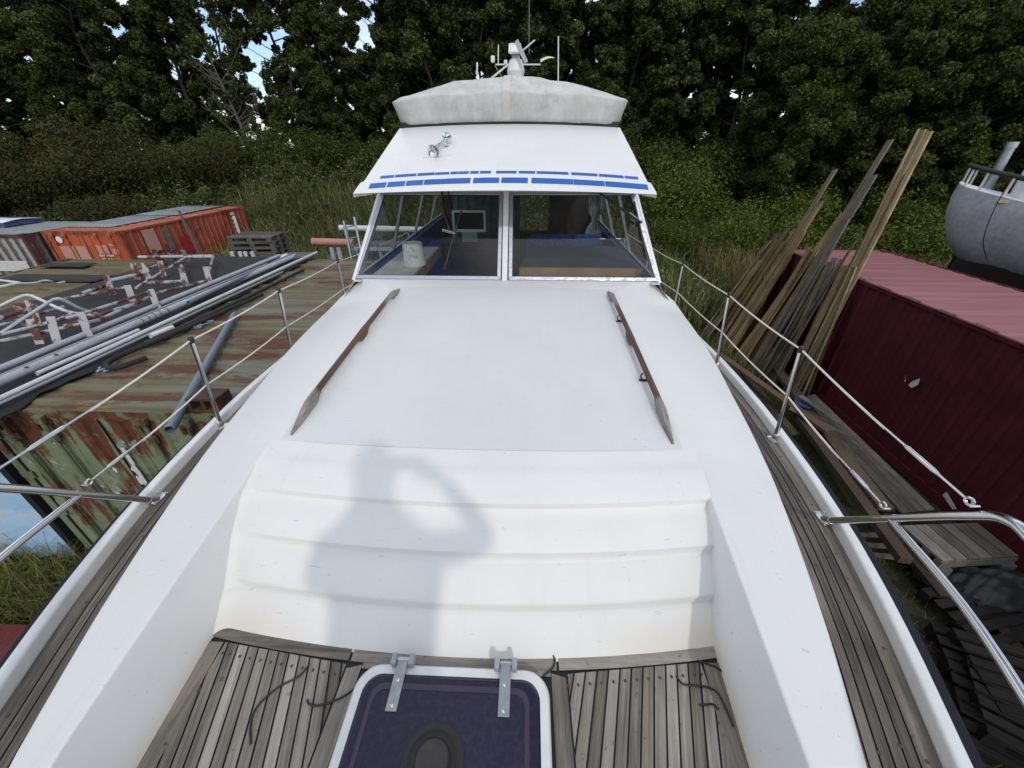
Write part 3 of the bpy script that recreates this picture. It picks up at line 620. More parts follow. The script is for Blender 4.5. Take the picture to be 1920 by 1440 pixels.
# pulpit: foot, raked leg, bend into the top rail, mid rail
for s in (-1, 1):
    foot = np.array([s*1.665, 1.32, -1.535]); top = np.array([s*1.60, .835, -.925])
    path = [foot, foot+(top-foot)*.5, top-(top-foot)*.12, top+np.array([-s*.004, -.03, .012]), top+np.array([-s*.05, -.16, .03]), (s*1.36, .2, -.86), (s*1.02, -.6, -.82), (s*.55, -1.35, -.8), (s*.0, -1.75, -.79)]
    pul = MB().tube(smooth_path(path, 6), .0155, 14).build('pulpit_rail', 'steel', boat, smooth=60)
    j = foot+(top-foot)*.50
    mid = [j, (s*1.50, .62, -1.16), (s*1.26, .05, -1.12), (s*.93, -.65, -1.08), (s*.5, -1.3, -1.06), (0, -1.62, -1.05)]
    MB().tube(smooth_path(mid, 6), .013, 12).build('mid_rail', 'steel', pul, smooth=60)
    mb = MB(); mb.box((foot[0]+s*.0, foot[1]+.01, -1.534), (.055, .085, .008)); mb.lathe(foot+np.array([0, .0, .0]), [(.024, 0), (.019, .03), (.017, .045)], 14, top-foot)
    [mb.lathe((foot[0]+dx, foot[1]+.01+dy, -1.53), [(.006, 0), (.006, .006), (.002, .009)], 8) for dx in (-.02, .02) for dy in (-.034, .034)]
    mb.build('foot', 'steel', pul, smooth=40)
    # guard wires
    tops = [top+np.array([0, .05, -.02])] + [np.array([s*q[3], q[4], q[5]+.004]) for q in ST]
    mids = [j+np.array([0, .03, .02])] + [np.array([s*(q[0]+(q[3]-q[0])*.52), q[1]+(q[4]-q[1])*.52, q[2]+(q[5]-q[2])*.52]) for q in ST]
    for pts in (tops, mids):
        wp = []
        for a, b in zip(pts[:-1], pts[1:]):
            for k in range(8):
                t = k/8; p = a+(b-a)*t; p = p-np.array([0, 0, .05*t*(1-t)]); wp.append(p)
        wp.append(pts[-1])
        gw = MB().tube(wp[3:], .0048, 8).build('guard_wire', 'wire', boat, smooth=60)
        a, b = pts[0], wp[4]; d = (b-a)/np.linalg.norm(b-a); l = np.linalg.norm(b-a)
        mb = MB(); mb.tube([a+d*.03, a+d*l*.28], .0042, 8); mb.tube([a+d*l*.26, a+d*l*.30, a+d*l*.52, a+d*l*.55], [.005, .0085, .0085, .005], 10); mb.tube([a+d*l*.53, b], .0040, 8)
        rg = [a+np.array([0, .012*math.cos(q), .012*math.sin(q)])+d*.02 for q in np.linspace(0, 2*math.pi, 13)]; mb.tube(rg, .0045, 6); mb.tube([a+np.array([.012, 0, 0]), a-np.array([.012, 0, 0])], .0045, 8)
        mb.build('turnbuckle', 'steel', gw, smooth=50)
# ---- windscreen
def scr(u, v):                                            # u -1..1 across, v 0..1 up the raked screen
    x = u*(1.405+(1.172-1.405)*v); return np.array([x, 3.57+.435*v, -1.045+.70*v])
NS = np.array([0, -.70, .435]); NS /= np.linalg.norm(NS)
MB().beam(scr(0, -.01), scr(0, 1.02), .05, .05, (1, 0, 0)).build('mullion', 'trim_white', boat, bevel=.004)
for s in (-1, 1):
    u0, u1 = s*.025, s*1.0; fr = MB(); th = .030
    A, B, C, D = scr(u0, 0), scr(u1, 0), scr(u1, 1), scr(u0, 1)
    def inset(d):
        c = []
        for u, v in ((u0, 0), (u1, 0), (u1, 1), (u0, 1)):
            p = scr(u, v); ex = np.array([1., 0, 0])*(d if (u == u0) == (s > 0) else -d); ev = np.array([0, .435, .70])/.824*(d if v == 0 else -d); c.append(p+ex*(1.0)+ev)
        return c
    o, i = inset(0), inset(.034); n1 = NS*.016
    for k in range(4):
        q = [o[k], o[(k+1) % 4], i[(k+1) % 4], i[k]]; fr.prism([p+n1 for p in q], -n1*1.6)
    wf = fr.build('windscreen_frame', 'alu_frame', boat, bevel=.003)
    gl = MB().poly([p+NS*.004 for p in inset(.026)]).build('pane', 'glass', wf)
    gk = MB(); i2 = inset(.040)
    for k in range(4): gk.poly([i[k]+NS*.007, i[(k+1) % 4]+NS*.007, i2[(k+1) % 4]+NS*.006, i2[k]+NS*.006])
    gk.build('seal', 'black_rubber', wf)
    sc_ = MB()
    for u, v in ((.012, .025), (.012, .97)): MB().lathe(scr(u0+s*u, v)+NS*.015, [(.006, 0), (.004, .003)], 8, NS).build('screw', 'dull_steel', wf)
# cabin sides: lower panel, window strip, pillars
def side_x(y, z): return float(np.interp(z, [-1.9, -1.05, -.33], [1.60, 1.405, 1.165])) + .0*y
for s in (-1, 1):
    mb = MB(); rows = [[(s*bnd(y)+s*.012, y, dkz(y)-.02), (s*(bnd(y)-.02), y, -1.28), (s*1.42, y, -1.085), (s*1.40, y, -1.05), (s*1.33, y, -1.05)] for y in np.linspace(3.50, 7.9, 12)]
    mb.grid(rows); mb.build('cabin_side', 'gelcoat', boat, smooth=50)
    yw = [3.64, 4.72, 5.75, 6.75, 7.8]
    for k in range(4):
        y0, y1 = yw[k], yw[k+1]; y0t = y0 + (.40 if k == 0 else 0)
        fr = MB(); a = [(side_x(0, -1.05), y0, -1.05), (side_x(0, -1.05), y1, -1.05), (side_x(0, -.36), y1, -.36), (side_x(0, -.36), y0t, -.36)]
        ctr = np.mean(a, axis=0); inn = [np.array(p)+(ctr-np.array(p))*np.array([.06, .055, .085]) for p in a]
        for q in range(4):
            pts = [a[q], a[(q+1) % 4], inn[(q+1) % 4], inn[q]]; fr.prism([(s*p[0], p[1], p[2]) for p in pts], (-s*.03, 0, .0))
        f_ = fr.build('side_window', 'dull_steel', boat)
        MB().poly([(s*(p[0]-.012), p[1], p[2]) for p in inn]).build('pane', 'side_glass', f_)
    MB().beam((s*1.415, 3.562, -1.06), (s*1.180, 4.012, -.335), .04, .03, (1, 0, 0)).build('screen_pillar', 'trim_white', boat, bevel=.008)
# ---- brow over the screen, and flybridge
BR = [(3.47, -.318, 1.232), (3.50, -.296, 1.226), (3.60, -.246, 1.206), (3.615, -.237, 1.180), (3.9, -.108, 1.147), (4.2, .028, 1.112), (4.52, .168, 1.077), (4.75, .18, 1.07)]
def brow(x_u, i, lift=0.):
    y, z, w_ = BR[i]; k = 1-x_u*x_u; return np.array([x_u*w_, y-.045*k+.02, z+.030*k+lift])
def brow_at(x, y, lift=.003):                             # a point of the brow's skin
    u = 0.
    for _ in range(6):
        yy = y+.045*(1-u*u)-.02; z = float(np.interp(yy, [b[0] for b in BR], [b[1] for b in BR])); w_ = float(np.interp(yy, [b[0] for b in BR], [b[2] for b in BR])); u = max(-1, min(1, x/w_))
    n_ = np.array([0, -.41, .91]); return np.array([x, y, z+.030*(1-u*u)]) + n_*lift
mb = MB(); us = np.linspace(-1, 1, 25); rows = [[brow(u, i) for u in us] for i in range(len(BR))]
under = [[np.array([u*1.226, 3.50-.045*(1-u*u)+.02, -.323+.030*(1-u*u)]) for u in us], [np.array([u*1.19, 3.99, -.340+.012*(1-u*u)]) for u in us]]
mb.grid(rows); 
for sg in (0, -1):                                        # side cheeks down to the roof line
    e = [r[sg] for r in rows]; mb.grid([[p for p in e], [np.array([p[0]*1.0, p[1], -.345]) for p in e]])
bro = mb.build('brow', 'gelcoat', boat, smooth=35)
MB().grid([rows[0]]+under).build('brow_underside', 'beige', bro, smooth=40)
mb = MB(); mb.bb(-1.21, 1.21, 4.02, 7.9, -.365, -.33); mb.bb(-1.07, 1.07, 4.75, 7.4, -.329, .15); mb.build('cabin_roof', 'beige', boat)
MB().bb(-1.205, 1.205, 3.985, 4.02, -.356, -.332).build('header', 'beige', boat)
# tape on the brow, piece by piece as it is stuck
def strip(x0, x1, yb0, yb1, py):
    a = [at_y(600+x/2.743, py, 3.6)[0] for x in (x0, x1)]; n = max(2, int((a[1]-a[0])/.05)); mb = MB()
    jag = random.uniform(.0, .004)
    mb.grid([[brow_at(x, yb0), brow_at(x, yb1+random.uniform(-jag, 0))] for x in np.linspace(a[0], a[1], n)]); return mb.build('blue_tape', 'blue_tape', bro, fix=False)
for x0, x1 in ((255, 341), (349, 440), (446, 533), (538, 776), (790, 923), (934, 1069), (1088, 1302), (1304, 1463), (1467, 1688)): strip(x0, x1, 3.525, 3.592, 330)
for x0, x1 in ((287, 360), (366, 480), (487, 577), (580, 655), (662, 698), (700, 758), (765, 810), (817, 875), (902, 1010), (1022, 1108), (1116, 1285), (1299, 1438), (1446, 1578), (1584, 1656)): strip(x0, x1, 3.652, 3.690, 313)
# black strip painting the shaded gap, and the canvas cover above it
MB().grid([[(u*1.066, 4.553-.05*(1-u*u), .15+.03*(1-u*u)), (u*1.066, 4.553-.05*(1-u*u), .215+.03*(1-u*u))] for u in us]).build('gap_shade_strip', 'black_rubber', boat)
mb = MB(); rows = []
def cring(hw, y0, y1, z, zc, r=.16, n=10, m_=16):
    o = []
    front = [(x, y0) for x in np.linspace(-hw+r, hw-r, m_)]
    pts = front + [(hw-r+r*math.sin(a), y0+r-r*math.cos(a)) for a in np.linspace(0, math.pi/2, n)[1:]] + [(hw, y) for y in np.linspace(y0+r, y1, 10)[1:]] + [(x, y1) for x in np.linspace(hw, -hw, 14)[1:-1]] + [(-hw, y) for y in np.linspace(y1, y0+r, 10)] + [(-hw+r-r*math.sin(a), y0+r-r*math.cos(a)) for a in np.linspace(math.pi/2, 0, n)[1:]]
    for x, y in pts:
        k = 1-(x/hw)**2; o.append((x, y-.05*k*(1 if y < y0+r else 0), z+zc*k))
    return o[:-1]
rows = [cring(1.070, 4.550, 7.3, .190, .030), cring(1.080, 4.537, 7.3, .197, .030), cring(1.095, 4.52, 7.3, .23, .034), cring(1.112, 4.50, 7.3, .31, .045), cring(1.135, 4.475, 7.3, .372, .055), cring(1.138, 4.478, 7.3, .384, .058), cring(1.12, 4.50, 7.28, .394, .062), cring(1.03, 4.62, 7.15, .425, .10), cring(.80, 4.82, 6.95, .510, .085), cring(.48, 4.95, 6.6, .572, .026, .2), cring(.14, 5.02, 6.2, .592, .005, .06)]
for k in range(len(rows)):
    rows[k] = [(p[0], p[1], p[2]+(.007*math.sin(p[0]*9+p[1]*5+k)+.005*math.sin(p[0]*23-p[1]*7+k*2))*(1 if 0 < k < 10 else 0)) for p in rows[k]]
mb.grid(rows, closed=True); mb.poly(rows[-1]); cv = mb.build('canvas_cover', 'canvas', boat, smooth=75)
sm = MB()
def crow(rw, x): p = [q for q in rw if q[1] < 5.3]; p = sorted(p, key=lambda q: q[0]); xs = [q[0] for q in p]; return np.array([x, np.interp(x, xs, [q[1] for q in p]), np.interp(x, xs, [q[2] for q in p])])
sr = [[crow(rows[k], x)+np.array([0, -.006, .006]) for x in (-.055, -.018, .018)] for k in (1, 2, 3, 4, 5, 6, 7, 8, 9)]
sm.grid(sr); sm.build('seam_band', 'canvas_tape', cv, smooth=30, fix=False)
# horn on its backing pad
hb = [brow_at(*q) for q in ((-.60, 4.03), (-.43, 4.03), (-.385, 4.30), (-.52, 4.30))]
def onb(px, py, lift):
    p = at_y(px, py, 4.1)
    for _ in range(8): q = brow_at(p[0], p[1], 0); p = at_z(px, py, q[2]); p = brow_at(p[0], p[1], 0) if False else p; p = at_y(px, py, p[1])
    y = 3.6
    best = min(np.arange(3.6, 4.6, .005), key=lambda yy: abs(at_y(px, py, yy)[2]-brow_at(at_y(px, py, yy)[0], yy, 0)[2]-lift*.9)); return at_y(px, py, best)
padp = [onb(*q, .004) for q in ((792, 296), (846, 291), (863, 254), (835, 254))]
hn = MB().prism(padp, (0, .003, -.007)).build('horn', 'trim_white', boat)
tail, bell = onb(838, 259, .055), onb(813, 283, .06); d = bell-tail; ln = np.linalg.norm(d)
t = MB().lathe(tail, [(.014, 0), (.013, ln*.2), (.016, ln*.5), (.023, ln*.72), (.036, ln*.9), (.056, ln*1.02), (.058, ln*1.03), (.052, ln*1.02), (.030, ln*.9), (.016, ln*.72), (.004, ln*.6)], 28, d); t.build('trumpet', 'chrome', hn, smooth=60)
MB().lathe(tail-d/ln*.0, [(.002, -.024), (.034, -.022), (.048, -.006), (.048, .006), (.03, .018), (.014, .026)], 24, d).build('diaphragm', 'chrome', hn, smooth=50)
for f_ in (.18, .92):
    p = tail+d*f_; q = brow_at(p[0]+.012, p[1], .004); MB().lathe(q, [(.022, 0), (.018, .006), (.006, .03), (.006, .06)], 14, p-q).build('bracket', 'chrome', hn, smooth=50)
# wipers
def wiper(pts, blade, name='wiper'):
    w_ = MB().tube(pts, .010, 8).build(name, 'black_rubber', boat, smooth=50)
    if blade: MB().beam(*blade, .012, .022, tuple(NS)).build('blade', 'black_rubber', w_)
    return w_
def ons(px, py, lift=.02):
    d = _ray(px, py); p0 = scr(0, 0)+NS*lift; return CAM+d*((p0-CAM)@NS)/(d@NS)
w1 = wiper([ons(828, 357, .04), ons(833, 398, .045), ons(843, 432, .05)], (ons(865, 396, .028), ons(833, 506, .028)))
MB().tube([ons(840, 357, .04), ons(845, 398, .045), ons(850, 433, .05)], .006, 8).build('link_arm', 'black_rubber', w1, smooth=50)
MB().beam(ons(829, 431, .05), ons(852, 437, .05), .02, .02).build('arm_head', 'steel', w1, bevel=.003)
w2 = wiper([ons(1092, 353, .03), ons(1120, 359, .05), ons(1160, 388, .055), ons(1204, 418, .05)], (ons(1189, 378, .03), ons(1213, 482, .03)))
MB().tube([ons(1180, 398, .06), ons(1204, 416, .055)], .004, 6).build('arm_spring', 'steel', w2, smooth=50)
# ---- mast head gear behind the canopy
def rod(a, b, r=.008, name='antenna', mat='plastic_white', parent=None, base=None):
    return MB().tube([a, b], r, 8).build(name, mat, parent or boat, smooth=50)
YM = 6.45; my = lambda px, py, y=YM: at_y(px, py, y)
c = my(967, 155); sc_ = 1/730*7.0
def ml(px): return px*YM*1.02/ (730*1.0)*1.05
u_ = abs(my(968, 100)[2]-my(968, 101)[2])                  # metres per photo pixel at the mast
b0 = my(967, 160)
mast = MB().lathe(b0-np.array([0, 0, .5]), [(15*u_, 0), (15*u_, .5), (18*u_, .5+14*u_), (21*u_, .5+24*u_), (22*u_, .5+27*u_), (21*u_, .5+29*u_), (19*u_, .5+40*u_), (15*u_, .5+49*u_), (10*u_, .5+52*u_), (2*u_, .5+53*u_)], 24).build('mast_head', 'plastic_white', boat, smooth=35)
MB().box(b0+np.array([0, -15*u_, 2*u_]), (8*u_, 3*u_, 5*u_)).build('plug', 'dull_steel', mast, bevel=.004)
k = my(967, 108); mb = MB(); mb.box(k, (19*u_, 12*u_, 10*u_)); mb.box(k+np.array([0, -1*u_, 8*u_]), (13*u_, 10*u_, 8*u_)); mb.build('lamp_base', 'plastic_grey', mast, bevel=.01)
k = my(965, 91); mb = MB(); fw, fh = 23*u_, 20*u_
for a, b in (((-1, -1), (1, -1)), ((1, -1), (1, 1)), ((1, 1), (-1, 1)), ((-1, 1), (-1, -1))):
    mb.beam(k+np.array([a[0]*fw/2, .06*a[1], a[1]*fh/2]), k+np.array([b[0]*fw/2, .06*b[1], b[1]*fh/2]), .035, .02)
fl = mb.build('floodlight', 'plastic_white', mast, bevel=.004)
MB().prism([k+np.array(q) for q in ((-fw*.42, -.05, -fh*.4), (fw*.42, -.05, -fh*.4), (fw*.3, .04, fh*.42), (-fw*.42, .04, fh*.42))], (0, .10, -.02)).build('reflector', 'steel', fl)
mb = MB(); mb.beam(my(968, 76, YM-.16), my(987, 118, YM-.16), .05, 7*u_, (0, 1, 0)); mb.build('cover_flap', 'plastic_grey', mast, bevel=.006)
rod(my(903, 162), my(958, 117), 2.2*u_, 'stay', parent=mast); rod(my(981, 94), my(1003, 75), 1.6*u_, 'stay', parent=mast)
rod(my(929, 121), my(1014, 121), 1.6*u_, 'cross_bar', parent=mast)
rod(my(934, 121), my(934.5, 84), 1.4*u_, 'antenna', parent=mast)
mb = MB(); mb.box(my(924, 111), (10*u_, 8*u_, 14*u_)); mb.build('sensor', 'plastic_white', mast, bevel=.015)
mb = MB(); mb.box(my(948, 117), (9*u_, 8*u_, 10*u_)); mb.build('sensor', 'plastic_white', mast, bevel=.012)
rod(my(928, 123), my(946, 152), .8*u_, 'brace', 'dull_steel', mast)
sp = MB().grid([[my(1013+26*t-6*0, 114-7*math.sin(t*2.2)+o*(1.0-t*.7), YM+dy) for t in np.linspace(0, 1, 8)] for o, dy in ((-3, -.03), (3.5, -.05), (3.5, .05), (-3, .03))], closed=False); sp.build('horn_speaker', 'plastic_white', mast, smooth=50, solid=.01)
rod(my(1046.5, 168), my(1047, 68), 1.5*u_, 'antenna'); rod(my(895, 168), my(894.5, 139), 1.3*u_, 'antenna'); 
a = MB().tube([my(894.5, 140), my(894.5, 117)], 2.2*u_, 10).build('antenna_tip', 'plastic_white', boat, smooth=50)
rod(my(992, 100, YM+.5), my(992.5, -40, YM+.5), .5*u_, 'whip_antenna', 'dull_steel')
# ---- saloon seen through the screen
mb = MB(); mb.bb(-1.40, 1.40, 3.62, 7.85, -2.52, -2.48); mb.build('cabin_floor', 'panel_navy', boat)
yb = 7.6; w0, w1_ = at_y(968, 432, yb), at_y(1031, 366, yb)
mb = MB(); x0, x1, z0, z1 = w0[0], w1_[0], w0[2], w1_[2]
mb.bb(-1.36, x0, yb, yb+.04, -2.5, -.37); mb.bb(x1, 1.36, yb, yb+.04, -2.5, -.37); mb.bb(x0, x1, yb, yb+.04, -2.5, z0); mb.bb(x0, x1, yb, yb+.04, z1, -.37)
bk = mb.build('aft_bulkhead', 'panel_dark', boat)
MB().poly([(x0, yb+.02, z0), (x1, yb+.02, z0), (x1, yb+.02, z1), (x0, yb+.02, z1)]).build('aft_pane', 'side_glass', bk)
mb = MB()
for s in (-1, 1): mb.bb(s*1.36, s*1.33, 3.7, 7.6, -2.48, -1.07); mb.bb(s*1.38, s*1.30, 3.75, 7.6, -1.048, -1.04)
mb.build('cabin_lining', 'panel_navy', boat)
mb = MB(); mb.bb(-1.36, -.90, 3.74, 5.0, -1.075, -1.05); mb.build('dash_ledge', 'ledge', boat, bevel=.004)
MB().bb(-.90, -.88, 3.74, 5.0, -1.16, -1.049).build('ledge_edge', 'tan_wood', boat)
MB().bb(-1.0, -.02, 3.70, 3.95, -1.75, -1.70).build('dash_shelf', 'panel_dark', boat)
hx0, hx1 = .13, 1.36
he = MB(); he.prism([(hx0, 3.86, -.995), (hx1-.04, 3.86, -.995), (hx1-.06, 4.80, -.985), (hx0+.12, 4.80, -.985)], (0, .0, -.03)); helm = he.build('helm_table', 'helm_top', boat, bevel=.003)
MB().bb(hx0, hx1-.04, 3.835, 3.858, -1.07, -.998).build('helm_front', 'tan_wood', helm)
MB().bb(hx0-.02, hx1, 3.68, 3.83, -1.09, -1.072).build('helm_ledge', 'ledge', helm)
mb = MB(); 
for px in (1126, 1160):
    p = at_y(px, 458, 4.78); mb.tube([p, p+np.array([0, 0, .05])], .012, 8); mb.tube([p+np.array([-.04, 0, .06]), p+np.array([.05, 0, .06])], .007, 8)
mb.build('helm_lever', 'chrome', helm, smooth=40)

MB().grid([[(bnd(y)+.012, y, dkz(y)+.03), (bnd(y)+.02, y, dkz(y)+.028), (bnd(y)+.026, y, dkz(y)-.003)] for y in np.arange(.85, 2.0, .06)]).build('wood_trim', 'tan_wood', boat)
# ------------------------------------------------------------------ loose things in the saloon
p = at_y(778, 497, 4.12); zb = -1.048
b = thing('bucket', 'cream plastic bucket with peeling label upside down behind the windscreen', 'bucket', (p[0], 4.12, zb)); q = np.array([p[0], 4.12, zb])
MB().lathe(q, [(.118, 0), (.118, .012), (.112, .02), (.10, .215), (.096, .222), (.02, .215), (.001, .215)], 32).build('body', 'bucket_mat', b, smooth=45)
lab = MB()
for k in range(16):
    a = R(-150+120*random.random()); h = .03+.16*random.random(); r_ = .116-.016*h/.21
    lab.tube([q+np.array([r_*math.cos(a+t), r_*math.sin(a+t), h+dz]) for t, dz in ((0, 0), (.12*random.random(), .02), (.2, .01-.03*random.random()))], .0022, 5)
lab.build('label_residue', 'plastic_grey', b)
p = at_y(850, 435, 6.6); p2 = at_y(907, 395, 6.6); x0, x1, z0, z1 = p[0], p2[0]+.02, p[2], p2[2]
tv = thing('television', 'white framed television standing by the teal curtain inside the saloon', 'television', ((x0+x1)/2, 6.6, z0))
mb = MB(); f = .028
mb.bb(x0, x1, 6.6, 6.65, z0, z0+f*1.5); mb.bb(x0, x1, 6.6, 6.65, z1-f, z1); mb.bb(x0, x0+f, 6.6, 6.65, z0+f*1.5, z1-f); mb.bb(x1-f, x1, 6.6, 6.65, z0+f*1.5, z1-f); mb.build('frame', 'white_flat', tv)
MB().bb(x0+f, x1-f, 6.612, 6.645, z0+f*1.5, z1-f).build('screen', 'screen', tv)
MB().bb((x0+x1)/2-.12, (x0+x1)/2+.12, 6.56, 6.7, -1.30, z0-.002).build('stand', 'plastic_grey', tv)
cb = thing('cabinet', 'dark brown cabinet under the white framed television', 'cabinet', ((x0+x1)/2, 6.75, -2.48)); MB().bb(-1.30, -.30, 6.5, 7.0, -2.475, -1.305).build('carcass', 'panel_brown', cb, bevel=.01)
MB().bb(-1.25, -.82, 6.488, 6.499, -2.35, -1.45).build('door', 'panel_brown', cb, bevel=.004); MB().bb(-.78, -.35, 6.488, 6.499, -2.35, -1.45).build('door', 'panel_brown', cb, bevel=.004)
def curtain(name, label, x0, x1, y, z0, z1, mat, gather=None, n=90):
    mb = MB(); rows = []
    for t in np.linspace(0, 1, 14):
        g = 1.0 if gather is None else (1-.72*math.exp(-((t-gather)/.12)**2)); xc = (x0+x1)/2
        rows.append([(xc+(x0+(x1-x0)*u-xc)*g, y+.018*math.sin(u*55)*g+.006*math.sin(u*131), z0+(z1-z0)*t) for u in np.linspace(0, 1, n)])
    mb.grid(rows); o = mb.build(name, mat, None, smooth=70); return tag(o, label, 'curtain')
curtain('curtain', 'dark teal pleated curtain across the aft cabin wall behind the television', -1.15, .06, 7.5, -2.0, -.40, 'curtain_teal')
a = at_y(1122, 362, 5.9); bq = at_y(1112, 445, 5.9)
curtain('curtain', 'silvery green curtain tied back beside the right hand cabin windows', a[0]-.13, a[0]+.10, 5.9, bq[2], -.40, 'curtain_silver', .34, 30)
so_ = thing('bench_seat', 'navy spotted bench seat along the left side of the saloon', 'bench', (-1.1, 5.4, -2.48))
MB().bb(-1.32, -.55, 4.3, 6.3, -2.475, -2.05).build('base', 'panel_brown', so_); MB().bb(-1.32, -.53, 4.3, 6.3, -2.045, -1.88).build('seat', 'seat_navy', so_, bevel=.05, seg=3); MB().bb(-1.32, -1.13, 4.3, 6.3, -1.87, -1.22).build('backrest', 'seat_navy', so_, bevel=.05, seg=3)
so2 = thing('helm_seat', 'blue spotted helm bench with rounded backrest behind the dark table', 'bench', (.75, 5.6, -2.48))
MB().bb(.15, 1.30, 5.35, 5.85, -2.475, -1.75).build('base', 'panel_dark', so2); MB().bb(.15, 1.32, 5.3, 5.85, -1.745, -1.6).build('seat', 'seat_navy', so2, bevel=.05, seg=3)
l_, r_ = at_y(985, 442, 5.85)[0], at_y(1140, 442, 5.85)[0]; zt = at_y(1060, 441, 5.85)[2]
MB().prism([(p_[0], 5.86, p_[1]) for p_ in fillet([(l_, -1.6), (l_+.02, zt), (r_-.02, zt), (r_, -1.6)], .16, 8)], (0, .10, .0)).build('backrest', 'seat_navy', so2, bevel=.03, seg=3)
cs = MB(); q = at_z(878, 485, -1.60); cs.box(q, (.46, .10, .42), Matrix.Rotation(R(-18), 3, 'X')); cu = cs.build('cushion', 'cushion', None, bevel=.045, seg=4, smooth=50); tag(cu, 'patterned grey and navy cushion lying behind the left windscreen pane', 'cushion')
tb = thing('table', 'brown saloon table behind the left windscreen pane', 'table', (-.4, 5.3, -2.48)); MB().bb(-.78, -.08, 4.35, 5.7, -1.78, -1.75).build('tabletop', 'panel_brown', tb, bevel=.01); MB().lathe((-.43, 5.0, -2.475), [(.2, 0), (.05, .03), (.05, .69)], 16).build('leg', 'dull_steel', tb, smooth=40)
p = at_y(1068, 375, 5.6); cl = MB().lathe((p[0], 5.6, -.372), [(.02, -.12), (.14, -.10), (.17, -.05), (.17, 0)], 28).build('ceiling_lamp', 'plastic_white', None, smooth=50); tag(cl, 'round white ceiling lamp under the saloon roof', 'lamp')
# ------------------------------------------------------------------ loose cords on the foredeck
def cord(pts, label, r=.003, z=-1.4565):
    w = [at_z(x, y, z) for x, y in pts]; o = MB().tube(smooth_path(w, 6), r, 7).build('cord', 'black_rubber', None, smooth=60); tag(o, label, 'cord', None)
cord([(470, 1395), (470, 1360), (482, 1325), (520, 1290), (560, 1268), (580, 1246)], 'thin black cord in a long bow on the left deck planks')
cord([(576, 1312), (580, 1320), (600, 1322), (640, 1308), (676, 1282)], 'short black cord curling towards the left corner of the hatch')
cord([(1268, 1268), (1282, 1283), (1320, 1287), (1345, 1298), (1362, 1330), (1375, 1362)], 'black cord looping along the right edge of the foredeck')
cord([(1312, 1322), (1335, 1320), (1348, 1330)], 'short hooked black cord beside the right hand deck cord')
cord([(1308, 1238), (1330, 1246), (1345, 1252), (1366, 1270)], 'black cord end lying under the right well wall')
cord([(1018, 1268), (1036, 1252), (1040, 1238), (1036, 1226)], 'frayed black cord at the right corner behind the hatch')
